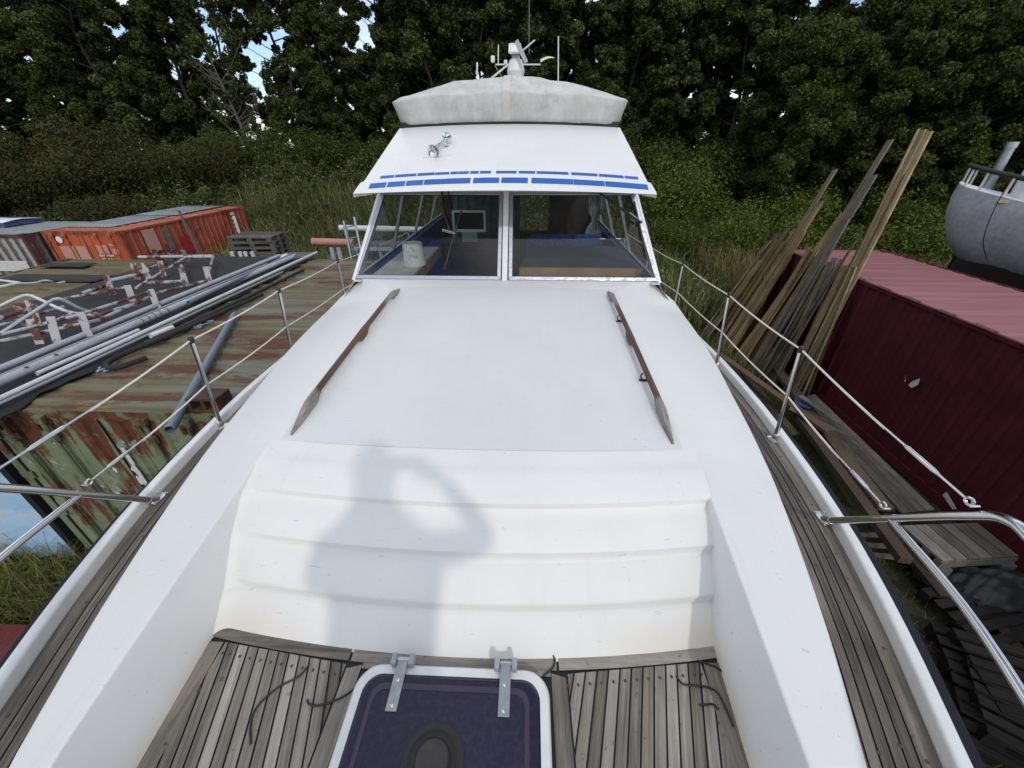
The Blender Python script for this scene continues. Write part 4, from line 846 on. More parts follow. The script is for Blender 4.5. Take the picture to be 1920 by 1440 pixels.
# ------------------------------------------------------------------ the person whose shadow falls on the steps
def person():
    pt = thing('person', 'person standing on the foredeck with raised arms, casting the shadow on the white steps', 'person', (.15, -.45, -1.46))
    J = dict(pel=(.23, -.45, -.55), sp=(.22, -.44, -.28), ch=(.20, -.42, -.10), nk=(.18, -.38, .06), hd=(.18, -.34, .20), hd2=(.18, -.33, .30),
             rs=(.40, -.42, -.07), re=(.575, -.30, -.12), rw=(.36, -.10, -.02), ls=(.0, -.42, -.09), le=(-.10, -.31, -.35), lw=(.07, -.11, -.06),
             rh=(.24, -.46, -.60), rk=(.27, -.40, -1.0), ra=(.28, -.48, -1.37), rt=(.30, -.32, -1.425), lh=(.04, -.46, -.60), lk=(-.01, -.40, -1.0), la=(-.03, -.48, -1.37), lt=(-.05, -.32, -1.425))
    def skin(name, verts, edges, rad, mat, root=0, parent=pt, flat=1.0):
        me = bpy.data.meshes.new(name); off = Vector((0, 0, Z0)) - Vector(WL[pt.name])
        me.from_pydata([Vector(v)+off for v in verts], edges, []); o = bpy.data.objects.new(name, me); col.objects.link(o); o.parent = parent; me.materials.append(M[mat]); WL[o.name] = WL[pt.name]
        o.modifiers.new('skin', 'SKIN'); 
        for i, r in enumerate(rad):
            sv = me.skin_vertices[0].data[i]; sv.radius = (r if isinstance(r, tuple) else (r, r)); sv.use_root = (i == root)
        sb = o.modifiers.new('sub', 'SUBSURF'); sb.levels = sb.render_levels = 2; me.shade_smooth(); return o
    names = list(J); idx = {n: i for i, n in enumerate(names)}
    E_ = [('pel', 'sp'), ('sp', 'ch'), ('ch', 'nk'), ('nk', 'hd'), ('hd', 'hd2'), ('ch', 'rs'), ('rs', 're'), ('re', 'rw'), ('ch', 'ls'), ('ls', 'le'), ('le', 'lw'), ('pel', 'rh'), ('rh', 'rk'), ('rk', 'ra'), ('ra', 'rt'), ('pel', 'lh'), ('lh', 'lk'), ('lk', 'la'), ('la', 'lt')]
    rad = dict(pel=(.20, .13), sp=(.20, .13), ch=(.19, .13), nk=.08, hd=.085, hd2=.08, rs=.075, re=.05, rw=.032, ls=.075, le=.05, lw=.032, rh=.10, rk=.062, ra=.045, rt=.04, lh=.10, lk=.062, la=.045, lt=.04)
    body = skin('body', [J[n] for n in names], [(idx[a], idx[b]) for a, b in E_], [rad[n] for n in names], 'jacket')
    up = np.array([0, 0, 1.])
    def hand(w, s):
        w = np.array(w); tgt = np.array([.21+s*.075, -.055, -.005]); d = (tgt-w)/np.linalg.norm(tgt-w); side = np.cross(d, up); V = [w, w+(tgt-w)*.5, w+(tgt-w)*.85]; E2 = [(0, 1), (1, 2)]; Rr = [.030, .036, .030]
        for k in range(4):
            o = up*(.030-.02*k); a = w+(tgt-w)*.9+o; ln_ = (.9, 1.0, .95, .75)[k]
            b_ = np.array([.21+s*.045, -.045, a[2]*.6]); c_ = np.array([.21+s*.012, -.052, a[2]*.6-.003]); i = len(V); V += [a, a+(b_-a)*ln_*.7, a+(b_-a)*ln_ + (c_-b_)*ln_*.5]; E2 += [(2, i), (i, i+1), (i+1, i+2)]; Rr += [.011, .009, .008]
        i = len(V); V += [w+(tgt-w)*.55-up*.035, np.array([.21+s*.05, -.075, -.045]), np.array([.21+s*.03, -.07, -.025])]; E2 += [(1, i), (i, i+1), (i+1, i+2)]; Rr += [.014, .011, .009]
        skin('hand', V, E2, Rr, 'skin')
    hand(J['rw'], 1); hand(J['lw'], -1)
    c = np.array([.18, -.335, .235])
    mb = MB(); rows = []
    for a in np.linspace(-math.pi/2, math.pi/2, 15):
        rows.append([c+np.array([.078*math.cos(a)*math.cos(t), (.098*math.cos(a)*math.sin(t)), .118*math.sin(a)]) for t in np.linspace(0, 2*math.pi, 25)[:-1]])
    mb.grid(rows, closed=True); mb.tube([c+np.array([0, .09, .0]), c+np.array([0, .115, -.03])], [.008, .016], 10)
    for s in (-1, 1): mb.lathe(c+np.array([s*.078, -.005, -.01]), [(.028, -.008), (.030, 0), (.02, .01)], 12, (s, -.2, 0))
    hd = mb.build('head', 'skin', pt, smooth=60)
    e = MB(); [e.lathe(c+np.array([s*.03, .088, .008]), [(.001, .014), (.009, .01), (.012, 0)], 10, (0, 1, 0)) for s in (-1, 1)]; e.build('eyes', 'white_flat', hd, smooth=60)
    MB().box(c+np.array([0, .088, -.055]), (.045, .012, .012)).build('mouth', 'red_flat', hd, bevel=.005)
    mb = MB(); rows = []
    for a in np.linspace(-.1, math.pi/2, 10): rows.append([c+np.array([.084*math.cos(a)*math.cos(t), -.012+.102*math.cos(a)*math.sin(t), .012+.118*math.sin(a)]) for t in np.linspace(R(165), R(375), 20)])
    mb.grid(rows); rows = []
    for a in np.linspace(.55, math.pi/2, 8): rows.append([c+np.array([.084*math.cos(a)*math.cos(t), -.012+.102*math.cos(a)*math.sin(t), .012+.118*math.sin(a)]) for t in np.linspace(0, 2*math.pi, 24)])
    mb.grid(rows); mb.build('hair', 'hair', hd, smooth=60)
    ph = MB().box((.21, -.034, -.005), (.075*2, .008, .072)).build('phone', 'black_rubber', None, bevel=.004); tag(ph, 'black phone held up sideways by the person on the foredeck', 'phone')
person()
# ================================================================== GROUND
def rise(x, y):
    t = np.clip((y-14.5)/10.0, 0, 1); t = t*t*(3-2*t); k = np.interp(x, [-40, -6, 4, 14, 40], [3.2, 3.1, 2.5, 1.5, 1.4]); return t*k
xs = np.concatenate([[-400, -150, -70], np.linspace(-45, 45, 61), [70, 150, 400]]); ys = np.concatenate([[-300, -100, -40], np.linspace(-20, 45, 53), [70, 150, 400]])
mb = MB(); mb.grid([[(x, y, G + float(rise(x, y)) + (.05*math.sin(x*1.7)*math.cos(y*1.3) if abs(x) < 45 else 0)) for x in xs] for y in ys]); gr = mb.build('ground', 'ground_soil', None, smooth=80); gr['kind'] = 'structure'

# ================================================================== CONTAINERS
def corr(mb, o, u, v, n, lu, lv, pitch=.28, depth=.034, duty=.26, ph=0.0):
    """trapezoid corrugation: profile runs along u, ribs along v, depth along n"""
    o, u, v, n = map(np.array, (o, u, v, n)); prof = [(0, 0)]; x = ph
    while x < lu:
        for a, d in ((0, 0), (duty*.28, depth), (duty*.72+.02, depth), (1-.5, 0)):
            xx = x + a*pitch if a != .5 else x+.5*pitch
            if 0 < xx < lu: prof.append((xx, d))
        x += pitch
    prof.append((lu, 0)); mb.grid([[o+u*a+n*d for a, d in prof], [o+u*a+n*d+v*lv for a, d in prof]]); return mb
def container(label, x0, x1, y0, y1, ztop, zbot, side, end, roof, frame, doors=None, faces=('w', 'e', 'n', 's'), rot=0.0, depth=.034, rdepth=.02, rpitch=.30, roof_along='x', name='shipping_container'):
    t = thing(name, label, 'container', ((x0+x1)/2, (y0+y1)/2, zbot)); e = .05; rail = .10
    mb = MB()
    for x in (x0, x1-.09):
        for y in (y0, y1-.09): mb.bb(x, x+.09, y, y+.09, zbot, ztop-.118)
    for y in (y0, y1-.07):
        mb.bb(x0+.092, x1-.092, y+.004, y+.066, ztop-rail, ztop-.012); mb.bb(x0+.092, x1-.092, y+.004, y+.066, zbot+.02, zbot+.16)
    for x in (x0, x1-.07):
        mb.bb(x+.004, x+.066, y0+.20, y1-.20, ztop-rail+.03, ztop-.012); mb.bb(x+.004, x+.066, y0+.092, y1-.092, zbot+.02, zbot+.16)
    mb.build('frame', frame, t)
    for x in (x0, x1-.162):
        for y in (y0, y1-.178):
            c = MB(); h0, h1 = ztop-.118, ztop
            c.bb(x, x+.162, y, y+.178, h1-.028, h1); c.bb(x, x+.162, y, y+.178, h0, h0+.028)
            for xx in (x, x+.137): c.bb(xx, xx+.025, y, y+.178, h0+.028, h1-.028)
            for yy in (y, y+.153): [c.bb(a, b_, yy, yy+.025, h0+.028, h1-.028) for a, b_ in ((x+.025, x+.055), (x+.107, x+.137))]
            c.build('corner_casting', frame, t)
    zl, hh = zbot+.16, ztop-zbot-.16-rail+.03
    if 'w' in faces: corr(MB(), (x0+.012+depth, y0+.09, zl), (0, 1, 0), (0, 0, 1), (-1, 0, 0), y1-y0-.18, hh, depth=depth).build('side_panel', side, t)
    if 'e' in faces: corr(MB(), (x1-.012-depth, y0+.09, zl), (0, 1, 0), (0, 0, 1), (1, 0, 0), y1-y0-.18, hh, depth=depth).build('side_panel', side, t)
    if 'n' in faces: corr(MB(), (x0+.09, y1-.012-depth, zl), (1, 0, 0), (0, 0, 1), (0, 1, 0), x1-x0-.18, hh, depth=depth).build('end_panel', end, t)
    if 's' in faces and doors is None: corr(MB(), (x0+.09, y0+.012+depth, zl), (1, 0, 0), (0, 0, 1), (0, -1, 0), x1-x0-.18, hh, depth=depth).build('end_panel', end, t)
    if roof_along == 'x': corr(MB(), (x0+.03, y0+.10, ztop-.026), (0, 1, 0), (1, 0, 0), (0, 0, 1), y1-y0-.2, x1-x0-.06, pitch=rpitch, depth=rdepth, duty=.36).build('roof', roof, t)
    else: corr(MB(), (x0+.10, y0+.03, ztop-.026), (1, 0, 0), (0, 1, 0), (0, 0, 1), x1-x0-.2, y1-y0-.06, pitch=rpitch, depth=rdepth, duty=.36).build('roof', roof, t)
    [MB().bb(x0+.17, x1-.17, a, b_, ztop-.03, ztop-.012).build('header_plate', roof, t) for a, b_ in ((y0+.005, y0+.10), (y1-.1, y1-.005))]
    if doors:
        w2 = (x1-x0-.18)/2
        for k in (0, 1):
            dx0 = x0+.09+k*w2+.006; dx1 = dx0+w2-.012; d = MB()
            # pressed door skin: flat fields with vertical recesses
            pr = [(0, 0), (.16, 0), (.175, .028), (.235, .028), (.25, 0), (.5, 0), (.515, .028), (.575, .028), (.59, 0), (.84, 0), (.855, .028), (.915, .028), (.93, 0), (1, 0)]
            zt = ztop-.135
            d.grid([[(dx0+(dx1-dx0)*a, y0+.02+q, z) for a, q in pr] for z in (zl, zt)])
            d.bb(dx0, dx1, y0+.014, y0+.05, zt-.002, zt+.03); d.bb(dx0, dx1, y0+.014, y0+.05, zl-.03, zl+.001); d.bb(dx0, dx1, y0+.012, y0+.05, zl+1.05, zl+1.13) if doors == 'old' else None
            dr = d.build('door', side if doors == 'old' else end, t)
            for q in (.20, .55) if k == 0 else (.42, .80):
                xx = dx0+(dx1-dx0)*q; br = MB(); br.tube([(xx, y0-.022, zl-.06), (xx, y0-.022, zt+.05)], .019, 10); br.build('locking_bar', frame if doors == 'old' else end, dr, smooth=50)
                kp = MB(); kp.prism([(xx-.05, y0-.045, zt+.075), (xx+.05, y0-.045, zt+.075), (xx+.04, y0-.05, zt-.01), (xx-.04, y0-.05, zt-.01)], (0, .05, 0)); kp.tube([(xx-.055, y0-.04, zt+.03), (xx-.055, y0-.04, zt-.10)], .022, 8); kp.bb(xx-.035, xx+.035, y0-.05, y0+.0, zt-.24, zt-.15); kp.build('bar_keeper', frame if doors == 'old' else end, dr, bevel=.005)
            gsk = MB(); gsk.bb(dx0-.004, dx0+.008, y0+.004, y0+.018, zl-.02, zt+.02); gsk.build('gasket', 'black_rubber', dr)
            hxx = dx0-.02 if k == 0 else dx1+.02
            for z in (zl+.25, zl+.9, zl+1.5, zl+2.05): MB().bb(hxx-.07, hxx+.07, y0-.012, y0+.008, z, z+.09).build('hinge', frame, dr, bevel=.006)
    return t
ZR = -2.17
g1 = container('green shipping container with rusty roof and patched green doors, left of the yacht', -5.30, -2.73, 2.93, 9.0, ZR, G, 'green_paint', 'green_paint', 'rust_roof', 'green_frame', doors='old', depth=.036, rdepth=.022)
# faded marks on the doors
for i in range(4):
    for j in range(2): MB().box((-3.12+.085*i, 2.9145, -2.66-.17*j), (.012, .002, .085), Matrix.Rotation(R(-18), 3, 'Y')).build('vent_slot', 'marking', g1)
for px, py, r in ((104, 829, .035), (215, 880, .03), (225, 930, .045), (262, 900, .05), (256, 882, .06)):
    p = at_y(px, py, 2.912); mk = MB(); mk.lathe(p, [(r*.7, 0), (r*.7, .002)], 18, (0, -1, 0)) if px < 110 else mk.prism([p+np.array([r*math.cos(a)*random.uniform(.4, 1.0), 0, r*1.7*math.sin(a)*random.uniform(.5, 1.0)]) for a in np.linspace(0, 6, 11)], (0, -.002, 0)); mk.build('sticker' if px < 110 else 'sticker_remnant', 'marking', g1)
for z0_, z1_ in ((-2.62, -2.85), (-2.95, -3.2), (-3.3, -3.62)): MB().bb(-3.93, -3.885, 2.912, 2.915, z0_, z1_).build('paint_stripe', 'marking', g1)
b2 = container('pale blue flaking container with black felt on its roof, standing beside the green one', -7.94, -5.48, 2.95, 9.05, ZR-.01, G, 'felt', 'blue_paint', 'felt', 'cradle', rdepth=.012)  # side panels coloured black to paint the shade in the gap
o1 = container('olive and rust roofed container beyond the black felt roof', -10.44, -8.0, 2.9, 8.78, ZR+.01, G, 'olive_roof', 'olive_roof', 'olive_roof', 'dark_rust')
og = container('bright orange shipping container with closed doors and grey sheets on its roof', -14.93, -12.42, 12.2, 18.3, ZR, G, 'orange_side', 'orange_paint', 'orange_roof', 'orange_side', doors='new')
gy = container('grey ribbed container end on to the orange doors, striped with rust and painted groove shade', -21.1, -15.02, 11.75, 14.2, ZR-.02, G, 'grey_paint', 'grey_paint', 'sheet_grey', 'dark_rust', depth=.05, roof_along='y')
mk = MB()
for a, b_, c, d in ((-14.62, -14.12, -2.62, -3.1), (-14.06, -13.72, -2.62, -3.1), (-13.38, -13.02, -2.58, -2.84), (-12.92, -12.70, -2.70, -2.86)): MB().bb(a, b_, 12.192, 12.196, d, c).build('sticker', 'marking_pink', og)
mk = MB()
for k in range(10): mk.bb(-13.42+.05*k, -13.385+.05*k, 12.192, 12.195, -2.93-.02*(k % 3 == 1), -2.87); mk.bb(-13.42+.05*k, -13.385+.05*k, 12.192, 12.195, -3.03, -2.98) if k in (1, 2, 4, 5, 7) else None; mk.bb(-12.92+.03*k, -12.90+.03*k, 12.192, 12.195, -2.60, -2.55) if k < 7 else None
mk.build('stencilled_marks', 'marking', og)
mk = MB().lathe((-14.45, 12.19, -2.43), [(.10, 0), (.10, .004)], 24, (0, -1, 0)).build('round_sticker', 'white_flat', og)
mk = MB(); mk.bb(-12.418, -12.414, 12.95, 13.45, -2.98, -2.28); mk.build('faded_panel', 'marking_pink', og)
mk = MB(); mk.bb(-12.418, -12.414, 13.75, 14.0, -3.1, -2.32); mk.build('patch_plate', 'timber_grey', og); MB().bb(-12.418, -12.414, 14.4, 14.9, -3.3, -2.75).build('red_patch', 'red_paint', og)
mk = MB()
for k in range(5): mk.bb(-12.418, -12.414, 17.35, 17.6, -2.42-.17*k, -2.31-.17*k)
mk.build('lettering_panel', 'marking', og)
mk = MB(); mk.bb(-16.6, -15.4, 11.74, 11.745, -3.3, -2.98); mk.build('bare_patch', 'marking', gy)
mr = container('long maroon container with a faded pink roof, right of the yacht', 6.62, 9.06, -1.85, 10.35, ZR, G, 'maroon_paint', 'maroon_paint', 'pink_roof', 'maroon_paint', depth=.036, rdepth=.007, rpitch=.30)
mk = MB(); c = at_x(1705, 714, 6.612); mk.prism([c+np.array([0, a, b_]) for a, b_ in ((-.10, -.08), (-.02, -.07), (-.05, .02), (-.13, .12), (-.16, .02))], (-.003, 0, 0)); mk.prism([c+np.array([0, a, b_]) for a, b_ in ((.05, -.02), (.09, .0), (.10, .06), (.06, -.06))], (-.003, 0, 0))
mk.build('paper_scrap', 'marking', mr); mk = MB(); c = at_x(1781, 939, 6.612); mk.prism([c+np.array([0, a, b_]) for a, b_ in ((-.13, -.03), (.10, .08), (.12, .0), (-.1, -.08))], (-.003, 0, 0)); mk.build('paper_scrap', 'marking', mr)
for y in np.arange(-1, 10, .62): MB().bb(6.60, 6.70, y, y+.25+.1*random.random(), ZR-.006, ZR+.004).build('rust_patch', 'dark_rust', mr)


# ------------------------------------------------------------------ on the left roofs
zf = ZR
mb = MB(); nx, ny = 30, 50; x0, x1, y0, y1 = -7.9, -4.72, 2.55, 8.98
rows = [[(x0+(x1-x0)*i/nx + (.05*math.sin(j*.9)+.03*math.sin(j*2.3) if i == nx else 0), y0+(y1-y0)*j/ny, zf+.020+.012*abs(math.sin(i*1.1+j*.2))+.010*math.sin(j*.7+i*.3) - (.0 if i < nx else .006)) for i in range(nx+1)] for j in range(ny+1)]
mb.grid(rows); o = mb.build('roofing_felt', 'felt', None, smooth=60, solid=.008); tag(o, 'sheet of black roofing felt covering the pale blue container roof', 'roofing felt')
mb = MB(); mb.grid([[(x, y, zf+.035+.006*math.sin(x*7)) for x in np.linspace(-10.0, -7.9, 12)] for y in (6.95, 7.1, 7.25, 7.4)]); o = mb.build('roofing_felt', 'felt', None, smooth=60, solid=.006); tag(o, 'strip of black felt across the olive container roof', 'roofing felt')
mb = MB(); mb.grid([[(x, y, zf+.04+.006*math.sin(x*7)) for x in np.linspace(-10.2, -9.2, 8)] for y in (7.95, 8.1, 8.3)]); o = mb.build('roofing_felt', 'felt', None, smooth=60, solid=.006); tag(o, 'torn black felt scrap at the far edge of the olive roof', 'roofing felt')
def pipe(a, b, r, mat, label, name='pipe', wall=True, sag=0.0, cat='pipe', group=None):
    a, b = np.array(a), np.array(b); pts = [a+(b-a)*t+np.array([0, 0, -sag*4*t*(1-t)]) for t in np.linspace(0, 1, 9)]; mb = MB()
    d = (b-a)/np.linalg.norm(b-a)
    mb.tube(pts, r, 14, cap=False); mb.tube([pts[0], pts[0]+d*.12], r*.86, 14, cap=False); mb.tube([pts[-1]-d*.12, pts[-1]], r*.86, 14, cap=False)
    for q, dd in ((pts[0], 1), (pts[-1], -1)):
        mb.lathe(q, [(r, 0), (r*.86, 0.0005)], 14, d, cap=False); mb.lathe(q+d*dd*.12, [(r*.86, 0), (.0005, .0005)], 14, d, cap=False)
    o = mb.build(name, mat, None, smooth=50); return tag(o, label, cat, group)
pg = 'pipes and tubes laid along the container roofs'
PZ = zf+.045
pipe((-5.66, 1.6, PZ+.05), (-5.42, 8.85, PZ+.05), .036, 'pipe_grey', 'light grey plastic pipe lying farthest from the yacht in the roof bundle', group=pg)
pipe((-5.52, 1.7, PZ+.02), (-5.34, 8.2, PZ+.02), .022, 'dull_steel', 'thin dull metal tube between the two thick pale roof pipes', group=pg)
pp_ = pipe((-5.30, 1.7, PZ+.06), (-5.05, 8.75, PZ+.05), .047, 'pipe_grey', 'thick pale grey pipe with holes and black rings in the roof bundle', group=pg)
mb = MB()
for y in (4.9, 5.0, 5.1, 5.2, 5.32): x = -5.30+.25*(y-1.7)/7.05; mb.lathe((x, y, PZ+.06), [(.0478, 0), (.0488, .004), (.0478, .012)], 16, (.035, 1, 0), cap=False)
for y in (3.1, 3.5, 3.8): x = -5.30+.25*(y-1.7)/7.05; mb.lathe((x+.03, y, PZ+.1005), [(.018, 0), (.001, .001)], 12, (.4, 0, 1))
mb.build('rings_and_holes', 'black_rubber', pp_)
pipe((-4.98, 1.7, PZ+.03), (-4.70, 9.15, PZ+.06), .026, 'pipe_white', 'white tube running the whole roof with a pale blue end', group=pg)
pipe((-4.90, 1.7, PZ+.02), (-4.66, 7.6, PZ+.02), .02, 'dull_steel', 'dull steel tube pressed against the long white roof tube', group=pg)
pipe((-5.14, 3.5, PZ+.02), (-5.05, 4.7, PZ+.02), .024, 'pipe_white', 'short white tube lying between the thick and the thin roof pipes', group=pg)
pipe((-5.02, 5.6, PZ+.09), (-5.18, 8.9, PZ+.06), .03, 'pipe_blue', 'blue grey tube crossing over the far end of the roof bundle', group=pg)
pipe((-4.62, 4.3, PZ), (-4.46, 6.2, PZ), .035, 'vent_dark', 'black tube lying at the yacht side of the roof bundle', group=pg)
pipe((-4.55, 5.0, PZ-.01), (-4.40, 7.9, PZ-.01), .028, 'vent_dark', 'long thin black tube outermost at the yacht side of the bundle', group=pg)
pipe((-4.66, 4.45, PZ+.05), (-4.60, 4.75, PZ+.05), .03, 'plastic_white', 'stubby white pipe end lying on the black roof tubes', group=pg)
mb = MB(); mb.tube(smooth_path([(-4.30, 3.95, PZ), (-4.42, 3.7, PZ), (-4.60, 3.75, PZ), (-4.66, 4.0, PZ), (-4.52, 4.7, PZ), (-4.3, 6.3, PZ)], 6), .03, 10); o = mb.build('hose', 'felt', None, smooth=60); tag(o, 'black hose with a bent end lying beside the roof pipes', 'hose')
pipe(at_z(440, 590, zf+.06), at_z(318, 806, zf+.05), .042, 'pipe_blue', 'blue grey pipe lying alone askew across the green rusty roof', sag=0)
mb = MB(); q = at_z(375, 612, zf); mb.tube(smooth_path([q+np.array([random.uniform(-.12, .12), random.uniform(-.15, .15), .012+.02*random.random()]) for _ in range(14)], 5), .006, 6); o = mb.build('rope_tangle', 'rope_blue', None); tag(o, 'small tangle of pale blue rope on the rusty roof', 'rope')
mb = MB(); q = at_z(183, 695, zf); mb.tube(smooth_path([q+np.array([-.2+.03*k, .05*math.sin(k*2.1), .012+.01*(k % 2)]) for k in range(14)], 5), .009, 6); o = mb.build('rope_tangle', 'rope_blue', None); tag(o, 'flattened blue rope loop by the bundle on the rusty roof', 'rope')
# block on the corner of the green roof
q = np.array([-2.84, 3.03, zf+.002]); mb = MB()
bl = thing('hollow_block', 'rust brown hollow block on the near corner of the green container roof', 'block', tuple(q))
# three-walled channel with cores
mb.bb(q[0]-.15, q[0]+.15, q[1]-.10, q[1]+.10, q[2], q[2]+.03); mb.bb(q[0]-.15, q[0]+.15, q[1]-.10, q[1]+.10, q[2]+.13, q[2]+.16)
for x in (-.15, -.015, .12): mb.bb(q[0]+x, q[0]+x+.03, q[1]-.099, q[1]+.099, q[2]+.03, q[2]+.13)
mb.build('shell', 'dark_rust', bl, bevel=.006)
# rusty white frames
def frame_thing(label, z, poles, plates, name='pole_frame'):
    t = thing(name, label, 'frame', tuple(poles[0][0])); g = 'rusty white pole frames on the black felt roof'; t['group'] = g
    for i, (a, b, r) in enumerate(poles): MB().tube([a, b], r, 10).build('pole', 'white_rust', t, smooth=50)
    for c, ax in plates:
        c = np.array(c); ax = np.array(ax)/np.linalg.norm(ax); w_ = np.array([ax[1], -ax[0], 0]); mb = MB(); mb.beam(c-ax*.16, c+ax*.16, .09, .012, (.35, -.9, 0.1)); mb.build('plate', 'white_rust', t, bevel=.003)
    return t
P_ = lambda px, py, h: tuple(at_z(px, py, zf+.04+h))
frame_thing('rusty white pole frame lying nearer the yacht on the black felt', 0, [(P_(0, 640, .12), P_(187, 600, .14), .023), (P_(183, 601, .14), P_(300, 548, .15), .021), (P_(300, 548, .15), P_(388, 526, .12), .021), (P_(0, 628, .22), P_(150, 590, .24), .021), (P_(150, 590, .24), P_(278, 548, .24), .021), (P_(388, 524, .14), P_(400, 482, .14), .021), (P_(278, 530, .16), P_(342, 528, .16), .03), (P_(342, 528, .16), P_(340, 488, .18), .03), (P_(400, 482, .14), P_(345, 482, .2), .024), (P_(120, 612, .1), P_(250, 570, .12), .024), (P_(108, 600, .1), P_(140, 586, .14), .022)],
            [(P_(66, 622, .16), (.12, -.3, -1)), (P_(101, 618, .22), (.05, -.35, -1)), (P_(159, 608, .18), (.12, -.3, -1)), (P_(246, 555, .22), (.1, -.25, -1)), (P_(290, 562, .14), (.15, -.2, -1)), (P_(390, 517, .16), (.1, -.3, -1)), (P_(345, 520, .2), (.1, -.3, -1))])
frame_thing('rusty white pole frame lying farther off towards the olive roof', 0, [(P_(0, 610, .1), P_(120, 575, .12), .021), (P_(120, 560, .12), P_(240, 538, .14), .021), (P_(180, 540, .12), P_(300, 495, .14), .023), (P_(255, 540, .22), P_(345, 485, .24), .021), (P_(150, 552, .1), P_(210, 530, .12), .03), (P_(260, 482, .14), P_(400, 480, .16), .03), (P_(200, 528, .2), P_(270, 512, .2), .032), (P_(0, 596, .18), P_(70, 575, .2), .03)],
            [(P_(40, 590, .14), (.12, -.3, -1)), (P_(62, 585, .2), (.12, -.3, -1)), (P_(205, 535, .18), (.1, -.25, -1)), (P_(254, 510, .14), (.1, -.3, -1)), (P_(275, 510, .2), (.1, -.3, -1)), (P_(304, 505, .16), (.1, -.3, -1)), (P_(295, 478, .18), (.3, -.5, .8)), (P_(322, 478, .18), (.3, -.5, .8)), (P_(303, 490, .24), (.3, -.6, .7)), (P_(348, 480, .2), (.3, -.5, .8))])
t = thing('tube_railing', 'bent light grey tube railing lying at the left edge of the felt roof', 'railing', P_(0, 600, .2))
MB().tube(smooth_path([P_(-60, 605, .05), P_(0, 574, .22), P_(40, 556, .32), P_(56, 554, .34), P_(72, 560, .32), P_(130, 585, .14), P_(195, 592, .03)], 5), .021, 10).build('tube', 'pipe_white', t, smooth=60)
MB().tube(smooth_path([P_(-40, 650, .05), P_(0, 626, .14), P_(90, 568, .36), P_(104, 561, .40), P_(118, 562, .38), P_(150, 578, .22), P_(185, 590, .06)], 5), .021, 10).build('tube', 'pipe_grey', t, smooth=60)
t = thing('metal_bracket', 'white triangular metal bracket at the left edge of the olive roof', 'bracket', P_(0, 530, 0))
MB().tube([P_(-10, 524, .03), P_(37, 530, .03), P_(-10, 540, .03)], .022, 8).build('bar', 'pipe_white', t)
t = thing('metal_handle_bar', 'curved grey metal bar lying on the felt strip of the olive roof', 'bar', P_(90, 530, 0))
MB().tube(smooth_path([P_(36, 531, .03), P_(66, 530, .03), P_(82, 526, .12), P_(95, 527, .1), P_(105, 531, .03), P_(122, 528, .03)], 5), .016, 8).build('bar', 'pipe_grey', t)
# sheets and stacks on the far roofs
for k, (x0, x1, y0, y1, dz, lb) in enumerate(((-14.85, -13.3, 12.9, 15.6, .012, 'corrugated grey roofing sheet nearest the camera on the orange roof'), (-14.75, -13.1, 15.4, 18.2, .03, 'grey roofing sheet overlapping at the far end of the orange roof'))):
    mb = MB(); n = 60; mb.grid([[(x0+(x1-x0)*i/n+.06*math.sin(y), y, zf+dz+.008*math.sin(i*1.3)) for i in range(n+1)] for y in np.linspace(y0, y1, 6)]); o = mb.build('roofing_sheet', 'sheet_grey', None, smooth=60, solid=.004); tag(o, lb, 'roofing sheet')
bw_ = thing('covered_stack', 'white and blue covered stack on the far grey container roof', 'stack', (-18.6, 13.2, zf)); 
MB().bb(-21, -16.9, 12.9, 14.1, zf-.01, zf+.12).build('blue_band', 'sheet_blue', bw_); mb = MB(); mb.grid([[(x, 12.86+a, zf+.12+.05*math.sin(a*3)+.012*math.sin(x*4)) for x in np.linspace(-21, -16.85, 20)] for a in (0, .3, .6, .9, 1.2)]); mb.build('cover', 'white_flat', bw_, smooth=60, solid=.02)
t = thing('plank', 'single pale plank leaning against the ribbed side of the orange container', 'plank', (-12.3, 14, G)); a, b = at_x(362, 478, -12.1), at_x(335, 395, -12.36); MB().beam((-11.7, a[1], G+.01), b, .11, .03, (1, 0, 0)).build('board', 'timber_grey', t)
t = thing('post', 'white post standing before the lettered end of the orange container', 'post', (-11.8, 16, G)); a = at_x(438, 405, -11.8); MB().tube([(a[0], a[1], G), a], .05, 10).build('shaft', 'pipe_white', t, smooth=50)
# pallets
def pallet_proto(name, label):
    t = thing(name, label, 'pallet', local=True); mb = MB()
    for k in range(6): mb.bb(-.6, .6, -.4+.142*k, -.4+.142*k+.095, .122, .142, random.random())
    for y in (-.4, -.05, .30): mb.bb(-.6, .6, y, y+.1, .10, .1215)
    mb.build('deck', 'pal_wood', t, local=True)
    [MB().bb(x, x+.13, y, y+.1, .0215, .0995).build('block', 'pal_wood', t, local=True) for x in (-.6, -.065, .47) for y in (-.4, -.05, .30)]
    [MB().bb(-.6, .6, y, y+.1, 0, .021).build('runner', 'pal_wood', t, local=True) for y in (-.4, -.05, .30)]; return t
teak('pal_dark', 'x', (.006, .0055, .005), (.028, .025, .022), (.013, .011, .010)); teak('pal_wood', 'x', (.05, .045, .04), (.19, .175, .155), (.10, .09, .078))
PP = {}
def pallet(loc, rz, label, group, tilt=(0, 0), dark=False):
    if dark not in PP:
        PP[dark] = o = pallet_proto('wooden_pallet', label)
        if dark:
            for c in o.children: c.data.materials[0] = M['pal_dark']
    else: o = copy_tree(PP[dark])
    o.location = (loc[0], loc[1], loc[2]+Z0); o.rotation_euler = (tilt[0], tilt[1], rz); tag(o, label, 'pallet', group); return o
gA = 'grey pallets stacked beyond the left roofs'
cA = at_y(478, 470, 10.9); cB = at_y(505, 480, 10.3)
nA = 19; 
